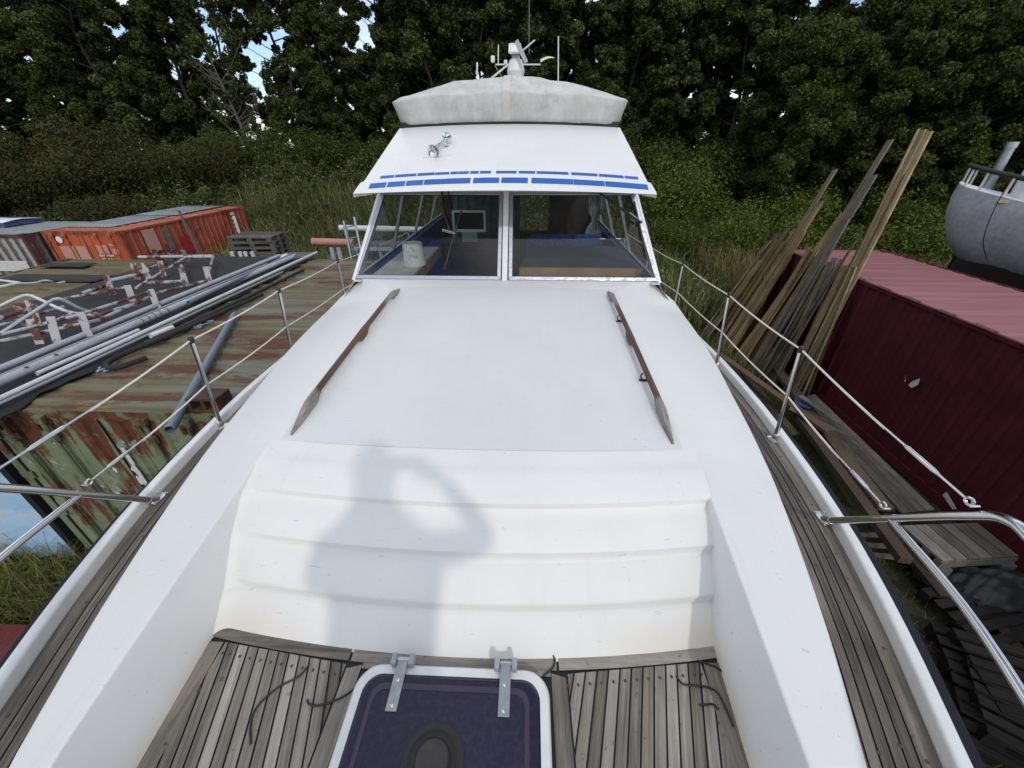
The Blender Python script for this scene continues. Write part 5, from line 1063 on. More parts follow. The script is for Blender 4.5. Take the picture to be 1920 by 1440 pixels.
for k in range(nA): pallet((cA[0], 11.2, G+.143*k), R(4+3*math.sin(k*2)), 'weathered pallet in the taller stack beside the orange container' if k < nA-1 else 'dark grey pallet on top of the taller stack by the orange container', gA)
for k in range(16): pallet((cB[0]+.15, 10.25, G+.143*k), R(-6+3*math.sin(k*3)), 'weathered pallet in the lower stack behind the black roof' if k < 15 else 'top pallet of the lower stack behind the black roof', gA)
q = at_y(548, 478, 10.4); t = thing('crate', 'grey crate with a white rag on top, right of the lower pallet stack', 'crate', (q[0], 10.4, G)); mb = MB(); h = -2.45; [mb.bb(q[0]-.45, q[0]+.4, 10.05, 10.9, G+.02+k*.21, G+.2+k*.21, random.random()) for k in range(int((h-G)/.21)+1)]; mb.build('boards', 'pal_wood', t, bevel=.01); mb = MB(); top = G+.2+int((h-G)/.21)*.21; mb.grid([[(q[0]-.4+.4*u, 10.1+.5*v, top+.02+.015*math.sin(u*9+v*5)) for u in np.linspace(0, 1, 8)] for v in np.linspace(0, 1, 6)]); mb.build('rag', 'white_flat', t, smooth=60, solid=.01)
for px, lb in ((432, 'leftmost white stub post behind the black roof'), (447, 'middle white stub post behind the black roof'), (457, 'white stub post closest to the pallets behind the black roof'), (470, 'small white post in front of the lower pallets')):
    q = at_y(px, 472, 9.9); o = MB().tube([(q[0], 9.9, G), (q[0]+.03, 9.9, q[2])], .045, 10).build('stub_post', 'pipe_white', None, smooth=50); tag(o, lb, 'post')
# trestle with pipes and ladder past the green roof
yt = 9.75
q0, q1 = at_y(586, 453, yt), at_y(664, 455, yt); pipe(q0, q1, .085, 'pipe_pink', 'pink plastic pipe resting on the grey trestle beyond the green roof', name='plastic_pipe')
q0, q1 = at_y(637, 427, yt+.5), at_y(860, 432, yt+.5); pipe(q0, q1, .068, 'pipe_white', 'fat white pipe behind the ladder left of the cabin', name='plastic_pipe')
t = thing('trestle', 'grey steel trestle carrying the pink pipe', 'trestle', (at_y(630, 480, yt)[0], yt, G))
for px in (621, 634): q = at_y(px, 462, yt); MB().beam((q[0], yt, G), (q[0], yt, q[2]-.02), .09, .05, (0, 1, 0)).build('leg', 'pipe_grey', t)
a, b = at_y(622, 466, yt), at_y(636, 485, yt); MB().beam(a+np.array([0, .05, 0]), b+np.array([0, .05, 0]), .03, .03).build('brace', 'dull_steel', t)
t = thing('scaffold', 'pale scaffold platform standing behind the ladder', 'scaffold', (at_y(720, 470, yt)[0], yt+.2, G))
a, b = at_y(664, 461, yt), at_y(760, 462, yt); MB().bb(a[0], b[0], yt-.02, yt+.55, a[2]-.02, a[2]+.02).build('platform', 'timber_grey', t); MB().bb(a[0], b[0], yt-.06, yt-.022, a[2]-.10, a[2]-.02).build('beam', 'pipe_grey', t)
for x in (a[0]+.06, (a[0]+b[0])/2, b[0]-.06): MB().tube([(x, yt, G), (x, yt, a[2]-.10)], .03, 8).build('leg', 'pipe_grey', t)
t = thing('ladder', 'aluminium ladder with blue rope standing at the pink pipe', 'ladder', (at_y(650, 480, 9.5)[0], 9.5, G)); q = [at_y(644, 414, 9.5), at_y(659, 485, 9.35), at_y(664, 407, 9.9), at_y(673, 452, 9.75)]
d = q[1]-q[0]; MB().tube([q[0], q[0]+d*(G+.02-q[0][2])/d[2]], .026, 10).build('stile', 'alu_frame', t, smooth=50); d2 = q[3]-q[2]; MB().tube([q[2], q[2]+d2*(G+.02-q[2][2])/d2[2]], .026, 10).build('stile', 'alu_frame', t, smooth=50)
for k in range(9):
    f1 = .14+.27*k*.95; a = q[0]+np.array([0, 0, 0])+d/np.linalg.norm(d)*f1; b = q[2]+d2/np.linalg.norm(d2)*(f1+.05)
    if a[2] > G+.1 and b[2] > G+.1: MB().tube([a, b], .016, 8).build('rung', 'alu_frame', t, smooth=50)
o = MB(); c = q[0]+d*.12; o.tube(smooth_path([c+np.array([.035*math.cos(a), .035*math.sin(a), -.012*a]) for a in np.linspace(0, 18, 40)], 2), .012, 6); o.tube(smooth_path([c+np.array([.05, -.05, -.1]), c+np.array([.09, -.06, -.5]), c+np.array([.14, -.06, -.85]), c+np.array([.2, -.06, -.95]), c+np.array([.22, -.06, -.8]), c+np.array([.12, -.06, -.4])], 6), .01, 6); oo = o.build('rope', 'rope_teal', None, smooth=60); tag(oo, 'teal rope knotted round the ladder stile and hanging in a loop', 'rope')
# red board by the hull on the left
t = thing('red_hatch_board', 'dark red painted board lying low beside the hull on the left', 'board', (-5.2, 1.7, G)); mb = MB(); mb.bb(-6.9, -4.1, .9, 2.05, -4.46, -4.40); mb.build('top', 'red_flat', t, bevel=.01); MB().bb(-6.8, -4.2, .95, 2.0, G, -4.462).build('sides', 'dark_rust', t)

# ================================================================== RIGHT SIDE: leaning boards
BOARDS = [((6.11, 7.57), (7.02, 8.43, .27), 5), ((6.18, 7.58), (6.95, 8.23, .26), 5), ((6.23, 7.53), (6.9, 8.03, .23), 5), ((6.1, 7.73), (6.91, 8.23, -.37), 1), ((6.18, 7.67), (6.85, 8.04, -.4), 4), ((5.66, 8.57), (7.38, 9.43, .13), 2), ((5.71, 8.85), (6.98, 9.03, -.95), 3), ((5.77, 8.52), (7.1, 9.09, -.47), 0), ((5.73, 8.19), (6.86, 8.95, -1.28), 0), ((5.39, 9.49), (7.36, 10.68, -.44), 2), ((5.42, 9.36), (7.05, 10.28, -1.08), 4), ((5.34, 10.07), (6.77, 10.71, -1.74), 3), ((5.39, 9.91), (6.78, 10.46, -1.72), 3), ((5.33, 9.61), (6.79, 10.27, -1.71), 4), ((5.35, 10.42), (6.68, 10.92, -1.93), 1), ((5.53, 9.37), (6.76, 10.05, -1.7), 4), ((5.73, 8.07), (6.81, 8.41, -1.43), 1), ((5.9, 8.03), (6.63, 8.37, -1.95), 0), ((5.98, 7.96), (6.62, 8.57, -1.97), 0), ((5.93, 7.5), (6.61, 8.22, -2.04), 4), ((6.24, 7.36), (6.6, 7.91, -1.98), 5), ((6.39, 7.45), (6.59, 7.98, -2.0), 3), ((5.79, 8.45), (6.61, 9.13, -2.06), 3), ((5.9, 8.27), (6.62, 8.85, -2.02), 2), ((5.28, 10.72), (6.58, 10.96, -2.1), 2), ((5.55, 8.9), (6.6, 9.29, -2.09), 3), ((5.54, 9.13), (6.96, 9.31, -1.2), 4)]
TINT = [(.185, .165, .135), (.13, .10, .07), (.21, .16, .10), (.19, .13, .06), (.25, .18, .08), (.38, .29, .16)]
LBL = {0: 'tallest pale board, left of the three that reach the highest', 1: 'tallest pale board, middle of the three that reach the highest', 2: 'tallest pale board, right of the three that reach the highest', 5: 'weathered grey brown board reaching highest in the middle group', 9: 'brown board reaching highest in the far left group', 7: 'silver grey board just below the top of the middle group', 4: 'yellow board whose top ends just under the three tallest', 3: 'dark board whose top ends just under the three tallest', 20: 'pale yellow short board at the near end of the row', 6: 'brown board in the middle group ending at mid height'}
_r2 = random.Random(3)
for _ in range(26):                                       # shorter boards filling the fan
    y0 = _r2.uniform(7.4, 10.6); dy = _r2.uniform(.2, .75); BOARDS.append(((6.05-.28*(y0-7.4)+_r2.uniform(-.15, .15), y0), (6.56+_r2.uniform(0, .06), y0+dy, _r2.uniform(-2.6, -1.9)), _r2.choice([1, 2, 3, 3, 4, 2])))
for i, ((bx, by), tp, c) in enumerate(BOARDS):
    wd = .10 if i < 3 else .14 if i < 27 else .105; o = thing('leaning_board', LBL.get(i, ['grey', 'dark brown', 'brown', 'tan', 'yellow brown', 'pale'][c] + ' board leaning on the maroon container among the shorter boards'), 'board', (bx, by, G), 'boards leaning on the maroon container')
    jit = random.uniform(.8, 1.15); b_ = MB().beam((bx, by, G+.01), tp, wd*random.uniform(.9, 1.1), .036, (1, .0, 0) if i % 4 else (.8, -.5, 0)).build('board', 'board_wood', o, bevel=.003); b_.color = (*[k*jit for k in TINT[c]], 1)
# deck sections lying along the container foot
def deck(label, pts, z, n, along, mat='teak_dull', th=.05):
    t = thing('deck_section', label, 'decking', (pts[0][0], pts[0][1], G)); A, B, C, D = [np.array([*p, z]) for p in pts]; mb = MB()   # A->B and D->C run along the boards
    for k in range(n):
        f0, f1 = k/n+.006, (k+1)/n-.006; mb.prism([A+(D-A)*f0, B+(C-B)*f0, B+(C-B)*f1, A+(D-A)*f1], (0, 0, -th*.6), random.random())
    mb.build('boards', mat, t); mb = MB()
    for f in (.05, .35, .65, .95): mb.beam(A+(B-A)*f+np.array([0, 0, -th*.6-.051]), D+(C-D)*f+np.array([0, 0, -th*.6-.051]), .08, .10, (0, 0, 1))
    mb.build('bearers', mat, t); mb = MB()
    for f in (.08, .92):
        for g_ in (.08, .92): mb = MB(); p = A+(B-A)*f+((D+(C-D)*f)-(A+(B-A)*f))*g_; mb.bb(p[0]-.09, p[0]+.09, p[1]-.09, p[1]+.09, G, z-th*.6-.10); mb.build('foot', 'timber_grey', t)
    return t
q = [at_z(*p, -4.30)[:2] for p in ((1690, 985), (1767, 1051), (1911, 1042), (1833, 980))]; deck('weathered deck section on blocks at the near foot of the maroon container', [q[0], q[1], q[2], q[3]], -4.30, 6, 0)
q = [at_z(*p, -4.52)[:2] for p in ((1500, 745), (1692, 962), (1753, 955), (1528, 739))]; deck('long brown deck section lying along the foot of the maroon container', [q[0], q[1], q[2], q[3]], -4.52, 4, 0)
def timber(a, b, w_, t_, label, c, z=None):
    o = thing('timber', label, 'timber', (a[0], a[1], G), 'loose timbers on the ground right of the yacht'); k = MB().beam(a, b, w_, t_, (0, 0, 1)).build('beam', 'board_wood', o, bevel=.006); k.color = (*c, 1); return o
def tz(px, py, z): return at_z(px, py, z)
timber(tz(1500, 785, -4.38), tz(1698, 1052, -4.38), .15, .10, 'brown square timber nearest the hull, its end by the slats', (.10, .072, .048))
timber(tz(1455, 690, -4.40), tz(1660, 955, -4.40), .20, .08, 'broad tan timber lying between the long deck and the brown beam', (.125, .095, .06))
timber(tz(1335, 655, -4.25), tz(1555, 810, -4.25), .16, .06, 'reddish brown timber lying aslant under the leaning boards', (.15, .09, .06))
timber(tz(1660, 985, -4.52), tz(1770, 1120, -4.60), .13, .08, 'dark timber running towards the pallets under the pulpit rail', (.055, .042, .032))
timber(tz(1500, 742, -4.2), tz(1578, 795, -4.34), .11, .03, 'short grey board lying on the long deck section', (.20, .19, .17))
timber(tz(1480, 765, -4.24), tz(1586, 815, -4.38), .10, .03, 'grey board crossing from the stanchion to the deck section', (.17, .155, .135))
timber(tz(1395, 700, -4.5), tz(1490, 815, -4.5), .16, .05, 'dark board on the ground close against the hull', (.075, .055, .04))
timber(tz(1790, 1075, -4.66), tz(1920, 1230, -4.66), .12, .05, 'brown plank behind the dark pallets', (.09, .06, .04))
for k, (a, b) in enumerate((((1612, 1003), (1650, 1003)), ((1622, 1022), (1668, 1024)), ((1636, 1040), (1690, 1046)))): timber(tz(*a, -4.6), tz(*b, -4.6), .07, .03, ['far', 'middle', 'near'][k]+' one of three pale slats under the brown timber', (.20, .16, .11))
o = MB(); q = [at_z(*p, -4.30) for p in ((1490, 745), (1527, 752), (1518, 766), (1490, 756))]; o.prism(q, (0, 0, -.02)); o = o.build('plastic_sheet', 'sheet_blue', None); tag(o, 'small dark blue sheet on the timbers by the nearest stanchion', 'sheet')
mb = MB(); q0 = at_z(1850, 1070, -4.5); n = 44
mb.grid([[(q0[0]+(-.5+1.1*i/n), q0[1]+(-.45+.62*j/n), -4.66+.20*math.sin(i/n*3.1)*math.sin(j/n*3.1)+.04*math.sin(i*.31+j*.23+1.7*math.sin(j*.17+i*.05))+.03*abs(math.sin(i*.21-j*.33+1.3*math.sin(i*.11)))+.008*math.sin(i*.8+2*math.sin(j*.4))) for i in range(n+1)] for j in range(n+1)]); o = mb.build('tarpaulin', 'tarp_dark', None, smooth=70, solid=.012); tag(o, 'crumpled dark tarpaulin under the near deck section', 'tarpaulin')
gB = 'dark pallets by the bow on the right'
for px, py, z, rz, lb in ((1860, 1165, G+.01, 12, 'dark pallet lying farthest from the camera on the right ground'), (2010, 1215, G+.01, 8, 'dark pallet at the right edge under the rail'), (1900, 1300, G+.01, -22, 'dark pallet alone in the middle of the right ground'), (1960, 1310, G+.16, -18, 'dark pallet topmost of the heap below the rail'), (1940, 1400, G+.01, -30, 'dark pallet nearest the bow in the bottom right corner'), (1990, 1400, G+.16, -34, 'dark pallet stacked on the corner pallet by the bow')):
    q = at_z(px, py, z); pallet((q[0], q[1], z), R(rz), lb, gB, (R(random.uniform(-4, 4)), R(random.uniform(-4, 4))), True)
# ------------------------------------------------------------------ the other boat
ob = thing('boat', 'grey hulled boat with white deck standing on props beyond the maroon container', 'boat', (12.4, 8.6, G))
bx, by = 11.2, 9.55                                       # bluff end towards us, keel line running to the right
mb = MB(); rows = []; L_ = 7.5; prof_ = [(1.0, -.74), (1.008, -.98), (.985, -1.25), (.915, -1.6), (.78, -1.95), (.56, -2.3), (.12, -2.62)]
def hb2(t): return 1.45*math.sqrt(max(0, 1-(1-min(1, t/.38))**2)) * (1-.25*max(0, t-.5))
zs = lambda t: .12*(1-t)*0
ts = np.concatenate([np.linspace(0, .38, 16)**1.0*1.0, np.linspace(.42, 1, 10)])
ts = np.concatenate([.38*(1-np.cos(np.linspace(0, math.pi/2, 14))), np.linspace(.44, 1, 9)])
X0 = 9.85
shz = lambda t: -.45*min(1, t/.28)**.8
for t in ts:
    x = X0+L_*t; r = []
    for f, z in prof_:
        sh = (1-f)*1.5*max(0, 1-t*2.4); r.append((max(.0, hb2(t))*f, x+sh, z+shz(t)*max(0, (z+2.62)/1.88)))
    rows.append([(p[1], by-p[0], p[2]) for p in r] + [(p[1], by+p[0], p[2]) for p in reversed(r)])
mb.grid(rows); ohull = mb.build('hull', 'hull_grey', ob, smooth=60)
mb = MB(); rws = []
for t in ts[1:]: 
    x = X0+L_*t; f = .6 if t > .1 else .3; sh=.55*max(0,1-t*3); h=hb2(t); rws.append([(x+sh, by-h*.60, -2.24), (x+sh, by-h*.2, -2.9), (x+sh+.1, by, -3.9), (x+sh, by+h*.2, -2.9), (x+sh, by+h*.60, -2.24)])
mb.grid(rws); mb.build('keel', 'hull_dark', ob, smooth=50)
mb = MB(); mb.grid([[(X0+L_*t, by-hb2(t)*f, -.74+shz(t)+.06*(1-abs(f))) for f in np.linspace(-.99, .99, 9)] for t in ts]); mb.build('deck', 'white_flat', ob, smooth=60)
mb = MB(); mb.prism([(p[0], p[1], -1.08) for p in fillet([(X0+.9, by+.2), (X0+.75, by-.55), (X0+1.0, by-.85), (X0+4, by-.95), (X0+4, by+.9), (X0+1.0, by+.8), (X0+.9, by+.2)], .2, 4)], (0, 0, .75)); mb.build('cabin', 'white_flat', ob, bevel=.05, seg=3)
rail = [(X0+L_*t+.02, by-hb2(t)*.98-.0, -.38+shz(t)) for t in ts] ; rail2 = [(X0+L_*t+.02, by+hb2(t)*.98, -.38+shz(t)) for t in ts]
MB().tube(list(reversed(rail2))[:-1]+rail, .045, 10).build('rail', 'vent_dark', ob, smooth=50)
for t in (.005, .03, .075, .14, .23, .35, .5, .7):
    for s in (-1, 1):
        x, y_ = X0+L_*t+.04, by+s*hb2(t)*.97; MB().beam((x, y_, -.73+shz(t)), (x, y_+s*.01, -.40+shz(t)), .10, .03, (1, 0, 0)).build('rail_post', 'plastic_white' if s < 0 else 'plastic_grey', ob)
q = np.array([X0+.55, by+.45, -.95]); q2 = np.array([X0+.55, by+.45, .04]); d = q2-q; MB().tube([q, q2], .085, 16).build('exhaust_pipe', 'dull_steel', ob, smooth=50); MB().tube([q2-d*.1, q2+d*.01], .10, 16).build('pipe_collar', 'alu_frame', ob, smooth=50)
q = at_y(1880, 345, 8.2); mb = MB(); [mb.bb(X0+.55, X0+.95, by-.95+.14*k, by-.87+.14*k, -1.0, -.96) for k in range(3)]; mb.build('hatch_grating', 'yellow_flat', ob)
a, b = (X0+.62, by-1.20, -.76), (X0+.75, by-1.24, -2.15); MB().tube(smooth_path([(X0+.50, by-1.22, -.56), (X0+.49, by-1.25, -.95), (X0+.52, by-1.25, -1.3), (X0+.62, by-1.19, -1.7), (X0+.84, by-1.05, -2.05)], 6), .009, 6).build('line', 'black_rubber', ob)
for y_, x_ in ((by-1.5, X0+.4), (by-1.4, X0+2.6), (by+1.4, X0+1.6), (by+1.4, X0+4.5), (by-1.4, X0+5.0)):
    s = -1 if y_ < by else 1; MB().beam((x_-.5, y_+s*.35, G), (x_+.25, by+s*1.0, -2.42), .12, .12).build('prop', 'cradle', ob)
MB().bb(X0+1.2, X0+6.5, by-.2, by+.2, G, -3.88).build('keel_block', 'timber_grey', ob)
o = MB().lathe((X0+.35, by-1.95, -2.55), [(.16, -.07), (.22, -.05), (.22, .05), (.16, .07)], 24, (0, 1, 0)); 

ob.location = (11.25, 7.8, G+Z0+.05); ob.rotation_euler = (0, 0, R(-35))
# ================================================================== VEGETATION
def leaf_quads(c, size, asp=.55, up=.35, seed=None, out=None):
    """kite-shaped leaves at the points c, half turned outwards"""
    n = len(c); nr = rng.normal(size=(n, 3)); nr /= np.linalg.norm(nr, axis=1)[:, None]
    if out is not None: nr = nr*.75 + out*.6
    nr[:, 2] += up; nr /= np.linalg.norm(nr, axis=1)[:, None]
    t = rng.normal(size=(n, 3)); t -= nr*(t*nr).sum(1)[:, None]; t /= np.linalg.norm(t, axis=1)[:, None]; b = np.cross(nr, t)
    s = size*(.65+.7*rng.random(n))[:, None]; fold = nr*s*.18
    v = np.stack([c-t*s*.5, c+b*s*asp*.5+fold*.6, c+t*s*.5, c-b*s*asp*.5+fold*.6], 1).reshape(-1, 3)
    return v, np.arange(4*n).reshape(n, 4)
def blob(c, r, n, flat=.8):
    d = rng.normal(size=(n, 3)); d /= np.linalg.norm(d, axis=1)[:, None]; rr = (rng.random(n)**.45)[:, None]
    return np.array(c)+d*rr*np.array([r, r, r*flat]), d
def tree_mesh(idx, H, rad, nl, leaf, mat, low=.08, dens=1.0, conic=.75, sticks=False):
    """trunk with limbs and a crown of leaf clumps at the limb ends; returns an Empty with two parts"""
    t = thing('tree', '', 'tree', local=True); mb = MB(); wob = [(.25*math.sin(k*1.3+idx), .25*math.cos(k*1.7+idx*2), H*.93*k/7) for k in range(8)]; wob[0] = (0, 0, -.3)
    mb.tube(wob, [.12*H/10*(1-.8*k/7)+.015 for k in range(8)], 9); cl = []
    for k in range(nl):
        f = low+(1-low)*((k+.5)/nl); z = H*f; a = k*2.4+idx+random.uniform(-.5, .5); env = rad*(1-conic*max(0, f-.35)**1.4)*(.75 if f < .18 else 1)
        R_ = env*random.uniform(.45, 1.0); k0 = min(6.99, 7*max(.03, f-.10)/.93); i0 = int(k0); p0 = np.array(wob[i0])*(1-(k0-i0))+np.array(wob[i0+1])*(k0-i0)
        p1 = np.array([math.cos(a)*R_, math.sin(a)*R_, z]); md = (p0+p1)/2+np.array([0, 0, -.1])
        mb.tube([p0, md, p1], [.035*H/10, .022*H/10, .008], 6); cl.append((p1, random.uniform(.55, 1.0)*rad*.42)); cl.append((md*.4+p1*.6+np.array([random.uniform(-.4, .4), random.uniform(-.4, .4), .3]), random.uniform(.4, .8)*rad*.38))
        for _ in range(2):
            q = p1+np.array([random.uniform(-.6, .6), random.uniform(-.6, .6), random.uniform(0, .7)])*rad*.4; mb.tube([p1*.7+md*.3, q], [.014, .005], 5)
    cl.append((np.array(wob[-1])+np.array([0, 0, .1]), rad*.33))
    mb.build('trunk', 'bark', t, local=True, smooth=60)
    C, O, Rn = [], [], []
    for c, r in cl:
        n = int(520*dens*(r/.8)**2); sc_n = 9
        sub_c, _ = blob(c, r*.95, sc_n, .85)
        for q in sub_c:
            m_ = max(6, int(n/sc_n)); p, d = blob(q, r*random.uniform(.26, .42), m_, .85); C.append(p); O.append(d*.5+(p-np.array(c))/r*.6); Rn.append(np.clip(rng.normal(.5, .22, m_)+random.uniform(-.2, .2), 0, 1))
    C, O, Rn = np.concatenate(C), np.concatenate(O), np.concatenate(Rn); v, f = leaf_quads(C, leaf, .6, .25, out=O); npmesh('crown', v, f, Rn, mat, t); return t
protos = {}
protos['tall'] = [tree_mesh(i, 9.6, 2.55, 34, .135, 'leaf_dark', .03, 3.7) for i in range(3)]
protos['loose'] = [tree_mesh(5, 9.2, 2.2, 20, .19, 'leaf_dark', .2, .62)]
protos['broad'] = [tree_mesh(11+i, 9.0, 3.0, 36, .125, 'leaf_mid', .04, 2.8, .6) for i in range(2)]
used = set()
def plant(kind, x, y, s, label, group, cat='tree', zoff=0.0, sz=None, k=None):
    P = protos[kind]; k = random.randrange(len(P)) if k is None else k; pr = P[k]; key = (kind, k)
    o = pr if key not in used else copy_tree(pr); used.add(key)
    o.location = (x, y, G+Z0+float(rise(x, y))+zoff); o.rotation_euler = (0, 0, random.uniform(0, 6.28)); sz = sz or s; o.scale = (s, s, sz); tag(o, label, cat, group); return o
gT = 'trees on the bank behind the yard'
row = [(-38, 27), (-34.5, 29), (-31, 26.5), (-27.5, 28.5), (-24.2, 27), (-21, 29), (-14.2, 28.2), (-11.2, 26.8), (-8.2, 28.4), (-5.4, 27), (-2.6, 28.6), (0.2, 27), (3.0, 28.4), (5.8, 26.8), (8.6, 28.2), (11.6, 27.2), (14.6, 28.6), (18, 27), (21.5, 28.5), (25, 27.5), (29, 28), (33, 27)]
for i, (x, y) in enumerate(row):
    s = random.uniform(.98, 1.14); 
    if -12.5 < x < -10: s = .80
    plant('tall', x, y, s, 'dark green leafy tree in the row on the bank behind the yard', gT)
row2 = [(-36, 31.5), (-31, 32), (-27, 31), (-22.5, 31.5), (-13.2, 31.8), (-10.6, 32.5), (-8, 31), (-5.8, 32.6), (-4, 32), (-1.6, 33), (.5, 31.5), (2.6, 33), (4.5, 31), (6.6, 32.8), (8.4, 32), (10.8, 31), (13, 32), (17, 31.5), (21, 32), (25, 31), (30, 31.5)]
for x, y in row2: plant('tall', x, y, random.uniform(.95, 1.06) if not -13 < x < -9 else .72, 'dark tree standing in the second row behind the bank', 'trees in the second row')
plant('loose', -17.6, 28.5, 1.0, 'thin tree with bare twigs where bright sky shows through on the left', None)
# the bare twigs of the dying tree
bt = thing('bare_tree', 'bare twiggy dead tree against the bright gap on the left', 'tree', (-16.6, 26.2, G+float(rise(-16.6, 26.2)))); mb = MB(); q0 = np.array([-16.6, 26.2, G+float(rise(-16.6, 26.2))-.2])
mb.tube([q0, q0+np.array([.2, 0, 3]), q0+np.array([-.5, 0, 6.5])], [.11, .08, .02], 8)
for k in range(34):
    z = 1.2+4.8*random.random(); b0_ = q0+np.array([.2*min(1, z/3)-.7*max(0, (z-3)/3.5), 0, z]); a = random.uniform(-.6, .8) if k % 2 else math.pi-random.uniform(-.6, .8); ln_ = random.uniform(.8, 2.2); e = b0_+np.array([math.cos(a)*ln_, random.uniform(-.6, .6), ln_*random.uniform(.3, .9)]); mdp = (b0_+e)/2+np.array([0, 0, -.12]); mb.tube([b0_, mdp, e], [.03, .018, .006], 5)
    for _ in range(4): s0 = mdp+(e-mdp)*random.random(); mb.tube([s0, s0+np.array([random.uniform(-.5, .5), random.uniform(-.3, .3), random.uniform(.1, .6)])], [.009, .004], 4)
mb.build('branches', 'twig', bt)
# nearer, lighter trees on the right
for x, y, s in ((12.6, 21.5, .84), (15.6, 20.5, .92), (18.6, 19.6, 1.0), (16.6, 23.5, 1.1), (21.5, 18.0, 1.0), (22.5, 22.5, 1.1), (26, 19, 1.0)): plant('broad', x, y, s, 'broad mid green tree standing nearer on the right', 'nearer trees on the right')
def bush_mesh(idx, r, h, n, leaf, mat, nb=9):
    t = thing('bush', '', 'bush', local=True); C, O, Rn = [], [], []; mb = MB()
    for k in range(nb):
        a = k*2.4+idx; rr = r*.62*math.sqrt((k+.3)/nb); z = h*(.30+.45*random.random()*(1-rr/r*.6)); c = np.array([math.cos(a)*rr, math.sin(a)*rr, z]); mb.tube([(0, 0, -.2), c*.6+np.array([0, 0, .1]), c+np.array([0, 0, h*.18])], [.035, .02, .006], 6)
        m_ = int(n/nb); p, d = blob(c, r*random.uniform(.26, .50), m_, h/r*.62); p[:, 2] = np.abs(p[:, 2]); C.append(p); O.append(d); Rn.append(np.clip(rng.normal(.5, .22, m_)+random.uniform(-.15, .15), 0, 1))
    mb.build('stems', 'bark', t, local=True); C, O, Rn = np.concatenate(C), np.concatenate(O), np.concatenate(Rn); v, f = leaf_quads(C, leaf, .5, .3, out=O); npmesh('foliage', v, f, Rn, mat, t); return t
protos['bright_bush'] = [bush_mesh(i, 1.5, 2.6, 9500, .085, 'leaf_bright', 14) for i in range(2)]
protos['mid_bush'] = [bush_mesh(i+4, 1.7, 2.6, 7600, .10, 'leaf_mid', 14) for i in range(2)]
protos['autumn_bush'] = [bush_mesh(i+8, 1.7, 2.4, 8200, .088, 'leaf_autumn', 14) for i in range(2)]
gR = 'green bushes behind the right hand boards'
for x, y, s in ((5.6, 15.0, .72), (6.6, 17.5, 1.0), (8.4, 16.6, 1.05), (10.4, 16.2, 1.1), (12.2, 15.8, 1.15), (9.4, 18.8, 1.35), (12.0, 18.6, 1.4), (7.0, 20.2, 1.3)): plant('bright_bush', x, y, s*random.uniform(.72, 1.3), 'feathery green bush standing behind the leaning boards', gR, 'bush')
for x, y, s in ((14.2, 15.2, 1.1), (16.6, 14.2, 1.1), (19, 13.0, 1.15), (15.5, 17.4, 1.4), (18.6, 16.4, 1.5), (22, 14.5, 1.5)): plant('bright_bush', x, y, s*random.uniform(.75, 1.3), 'dense green bush behind the grey hulled boat', 'bushes behind the grey boat', 'bush')
for x, y, s in ((-26, 18.6, 1.5), (-23.4, 19.6, 1.5), (-20.6, 20.6, 1.5), (-18, 21.6, 1.3), (-22, 22.5, 1.7), (-28, 21.5, 1.7), (-30, 17.5, 1.5), (-25, 16.6, 1.0), (-19.0, 18.4, 1.05), (-15.5, 22.4, 1.2)): plant('autumn_bush', x, y, s, 'brown tinged bush turning autumn red behind the far left containers', 'autumn bushes on the left', 'bush')
for x, y, s in ((-14.0, 24.2, 1.3), (-11, 24.6, 1.2), (-8, 24.6, 1.1), (-5, 24.4, 1.0), (-33, 23, 1.8), (-2, 24.5, 1.1), (1, 24, 1.2), (4, 23.5, 1.2), (-17.5, 24.8, 1.3), (6.4, 23.2, 1.5), (9.5, 23.8, 1.6), (13, 24.2, 1.6)): plant('mid_bush', x, y, s, 'rounded dark bush at the foot of the tree row', 'bushes below the trees', 'bush')
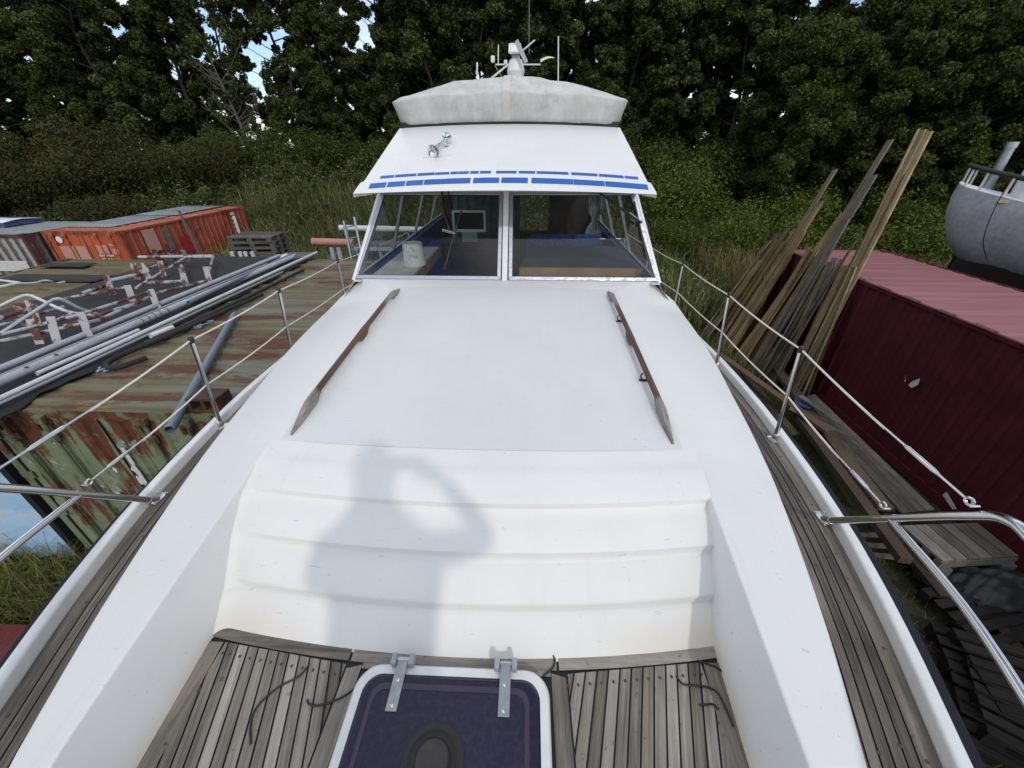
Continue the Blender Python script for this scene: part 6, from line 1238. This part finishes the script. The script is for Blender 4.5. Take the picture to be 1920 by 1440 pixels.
# bramble and weed cover of the bank: nobody could count it
n = 210000; X = rng.uniform(-34, 6, n); Y = 15.2+rng.random(n)**.9*10.5
hump = .35+.30*np.sin(X*1.1+Y*.7)+.22*np.sin(X*2.7-Y*1.9)+.15*np.sin(X*5.3+Y*4.1); Z = G+Z0+rise(X, Y)+np.maximum(.04, rng.random(n)**.5*(.55+hump))*np.interp(Y, [15, 18, 26], [.5, 1, 1.5])
ok = ~((X > -15.1) & (X < -12.2) & (Y < 18.5)) & ~((X < -14.9) & (Y < 14.4)); X, Y, Z = X[ok], Y[ok], Z[ok]
v, f = leaf_quads(np.stack([X, Y, Z], 1), .115, .6, .7); o = npmesh('undergrowth', v, f, np.clip(rng.normal(.5, .25, len(X)), 0, 1), 'bramble'); o['kind'] = 'stuff'; o['label'] = 'brambles and weeds covering the bank'
def blades(name, X, Y, Z, h, w_, mat, label, lean=.35):
    n = len(X); a = rng.random(n)*6.283; d = np.stack([np.cos(a), np.sin(a), np.zeros(n)], 1); b = np.stack([-np.sin(a), np.cos(a), np.zeros(n)], 1)*(w_/2*(.6+.8*rng.random(n)))[:, None] if not np.isscalar(w_) or True else 0
    hh = h*(.5+.75*rng.random(n)); p = np.stack([X, Y, Z], 1); le = (lean*rng.random(n)**1.2*hh)[:, None]; up = np.array([0, 0, 1.])
    m1 = p+up*(hh*.55)[:, None]+d*le*.35; m2 = p+up*(hh*.9)[:, None]+d*le; m3 = m2+d*le*.8+up*(hh*(.12-.3*rng.random(n)*lean))[:, None]
    v = np.stack([p-b, p+b, m1+b*.8, m1-b*.8, m2+b*.5, m2-b*.5, m3+b*.12, m3-b*.12], 1).reshape(-1, 3); k = np.arange(n)[:, None]*8
    f = np.concatenate([k+np.array([0, 1, 2, 3]), k+np.array([3, 2, 4, 5]), k+np.array([5, 4, 6, 7])]); r = np.clip(rng.normal(.45, .22, n), 0, 1)
    o = npmesh(name, v, f, np.concatenate([r, r, r]), mat); o['kind'] = 'stuff'; o['label'] = label; return o
n = 26000; X = rng.uniform(-13.5, -1.0, n); Y = 11.2+rng.random(n)*9.5; ok = ~((X < -11.9) & (Y < 18.6)); X, Y = X[ok], Y[ok]
blades('reeds', X, Y, G+Z0+rise(X, Y), 1.35, .030, 'reed_blade', 'tall reeds and grass on the slope left of the cabin', .75)
n = 16000; X = rng.uniform(-1.5, 6.3, n); Y = 10.5+rng.random(n)*12; blades('reeds', X, Y, G+Z0+rise(X, Y), 1.1, .026, 'reed_blade', 'tall reeds right of the cabin', .55)
n = 22000; X = rng.uniform(2.2, 6.2, n); Y = 6.6+rng.random(n)*9; ok = X-2.2 > rng.random(len(X))*.4; X, Y = X[ok], Y[ok]; ok = ~((X > 4.9) & (Y < 8.0)); X, Y = X[ok], Y[ok]
blades('grass', X, Y, G+Z0+rise(X, Y), .34, .014, 'grass_blade', 'green grass between the yacht and the boards', .5)
n = 22000; X = rng.uniform(6.8, 20, n); Y = 10.6+rng.random(n)*6; blades('dry_grass', X, Y, G+Z0+rise(X, Y), 1.5, .024, 'dry_grass', 'dry yellow grass behind the maroon container', .45)
n = 14000; X = rng.uniform(-7.4, -2.2, n); Y = .9+rng.random(n)**1.4*1.95; ok = ~((X < -4.05) & (Y < 2.08)); X, Y = X[ok], Y[ok]; blades('grass', X, Y, np.zeros(len(X))+.0, .42, .011, 'grass_blade', 'long grass at the foot of the green container', .9)
n = 1500; X = rng.uniform(-7.2, -2.4, n); Y = 1.8+rng.random(n)*1.0; ok = ~((X < -4.05) & (Y < 2.08)); X, Y = X[ok], Y[ok]; blades('dry_grass', X, Y, np.zeros(len(X)), .6, .010, 'dry_grass', 'dry grass stems at the foot of the green container', 1.1)
n = 1500; X = rng.uniform(2.3, 6.4, n); Y = rng.uniform(.4, 5.0, n); blades('weeds', X, Y, np.zeros(n), .10, .012, 'grass_blade', 'sparse weeds on the dark ground right of the bow', .6)
n = 9000; X = rng.uniform(-7, -2.2, n); Y = rng.uniform(9.2, 12, n); blades('weeds', X, Y, np.zeros(n), .9, .02, 'reed_blade', 'weeds between the containers', .6)

n = 26000; X = rng.uniform(-13.5, 6.2, n); Y = 11.8+rng.random(n)*9; ok = ~((X < -11.9) & (Y < 18.6)); X, Y = X[ok], Y[ok]
Z = G+Z0+rise(X, Y)+rng.random(len(X))**.6*(.75+.35*np.sin(X*1.9+Y*1.3)+.25*np.sin(X*4.1-Y*2.7)); v, f = leaf_quads(np.stack([X, Y, Z], 1), .12, .38, .6); o = npmesh('weeds', v, f, np.clip(rng.normal(.62, .25, len(X)), 0, 1), 'reed_blade'); o['kind'] = 'stuff'; o['label'] = 'leafy weeds among the reeds on the slope'
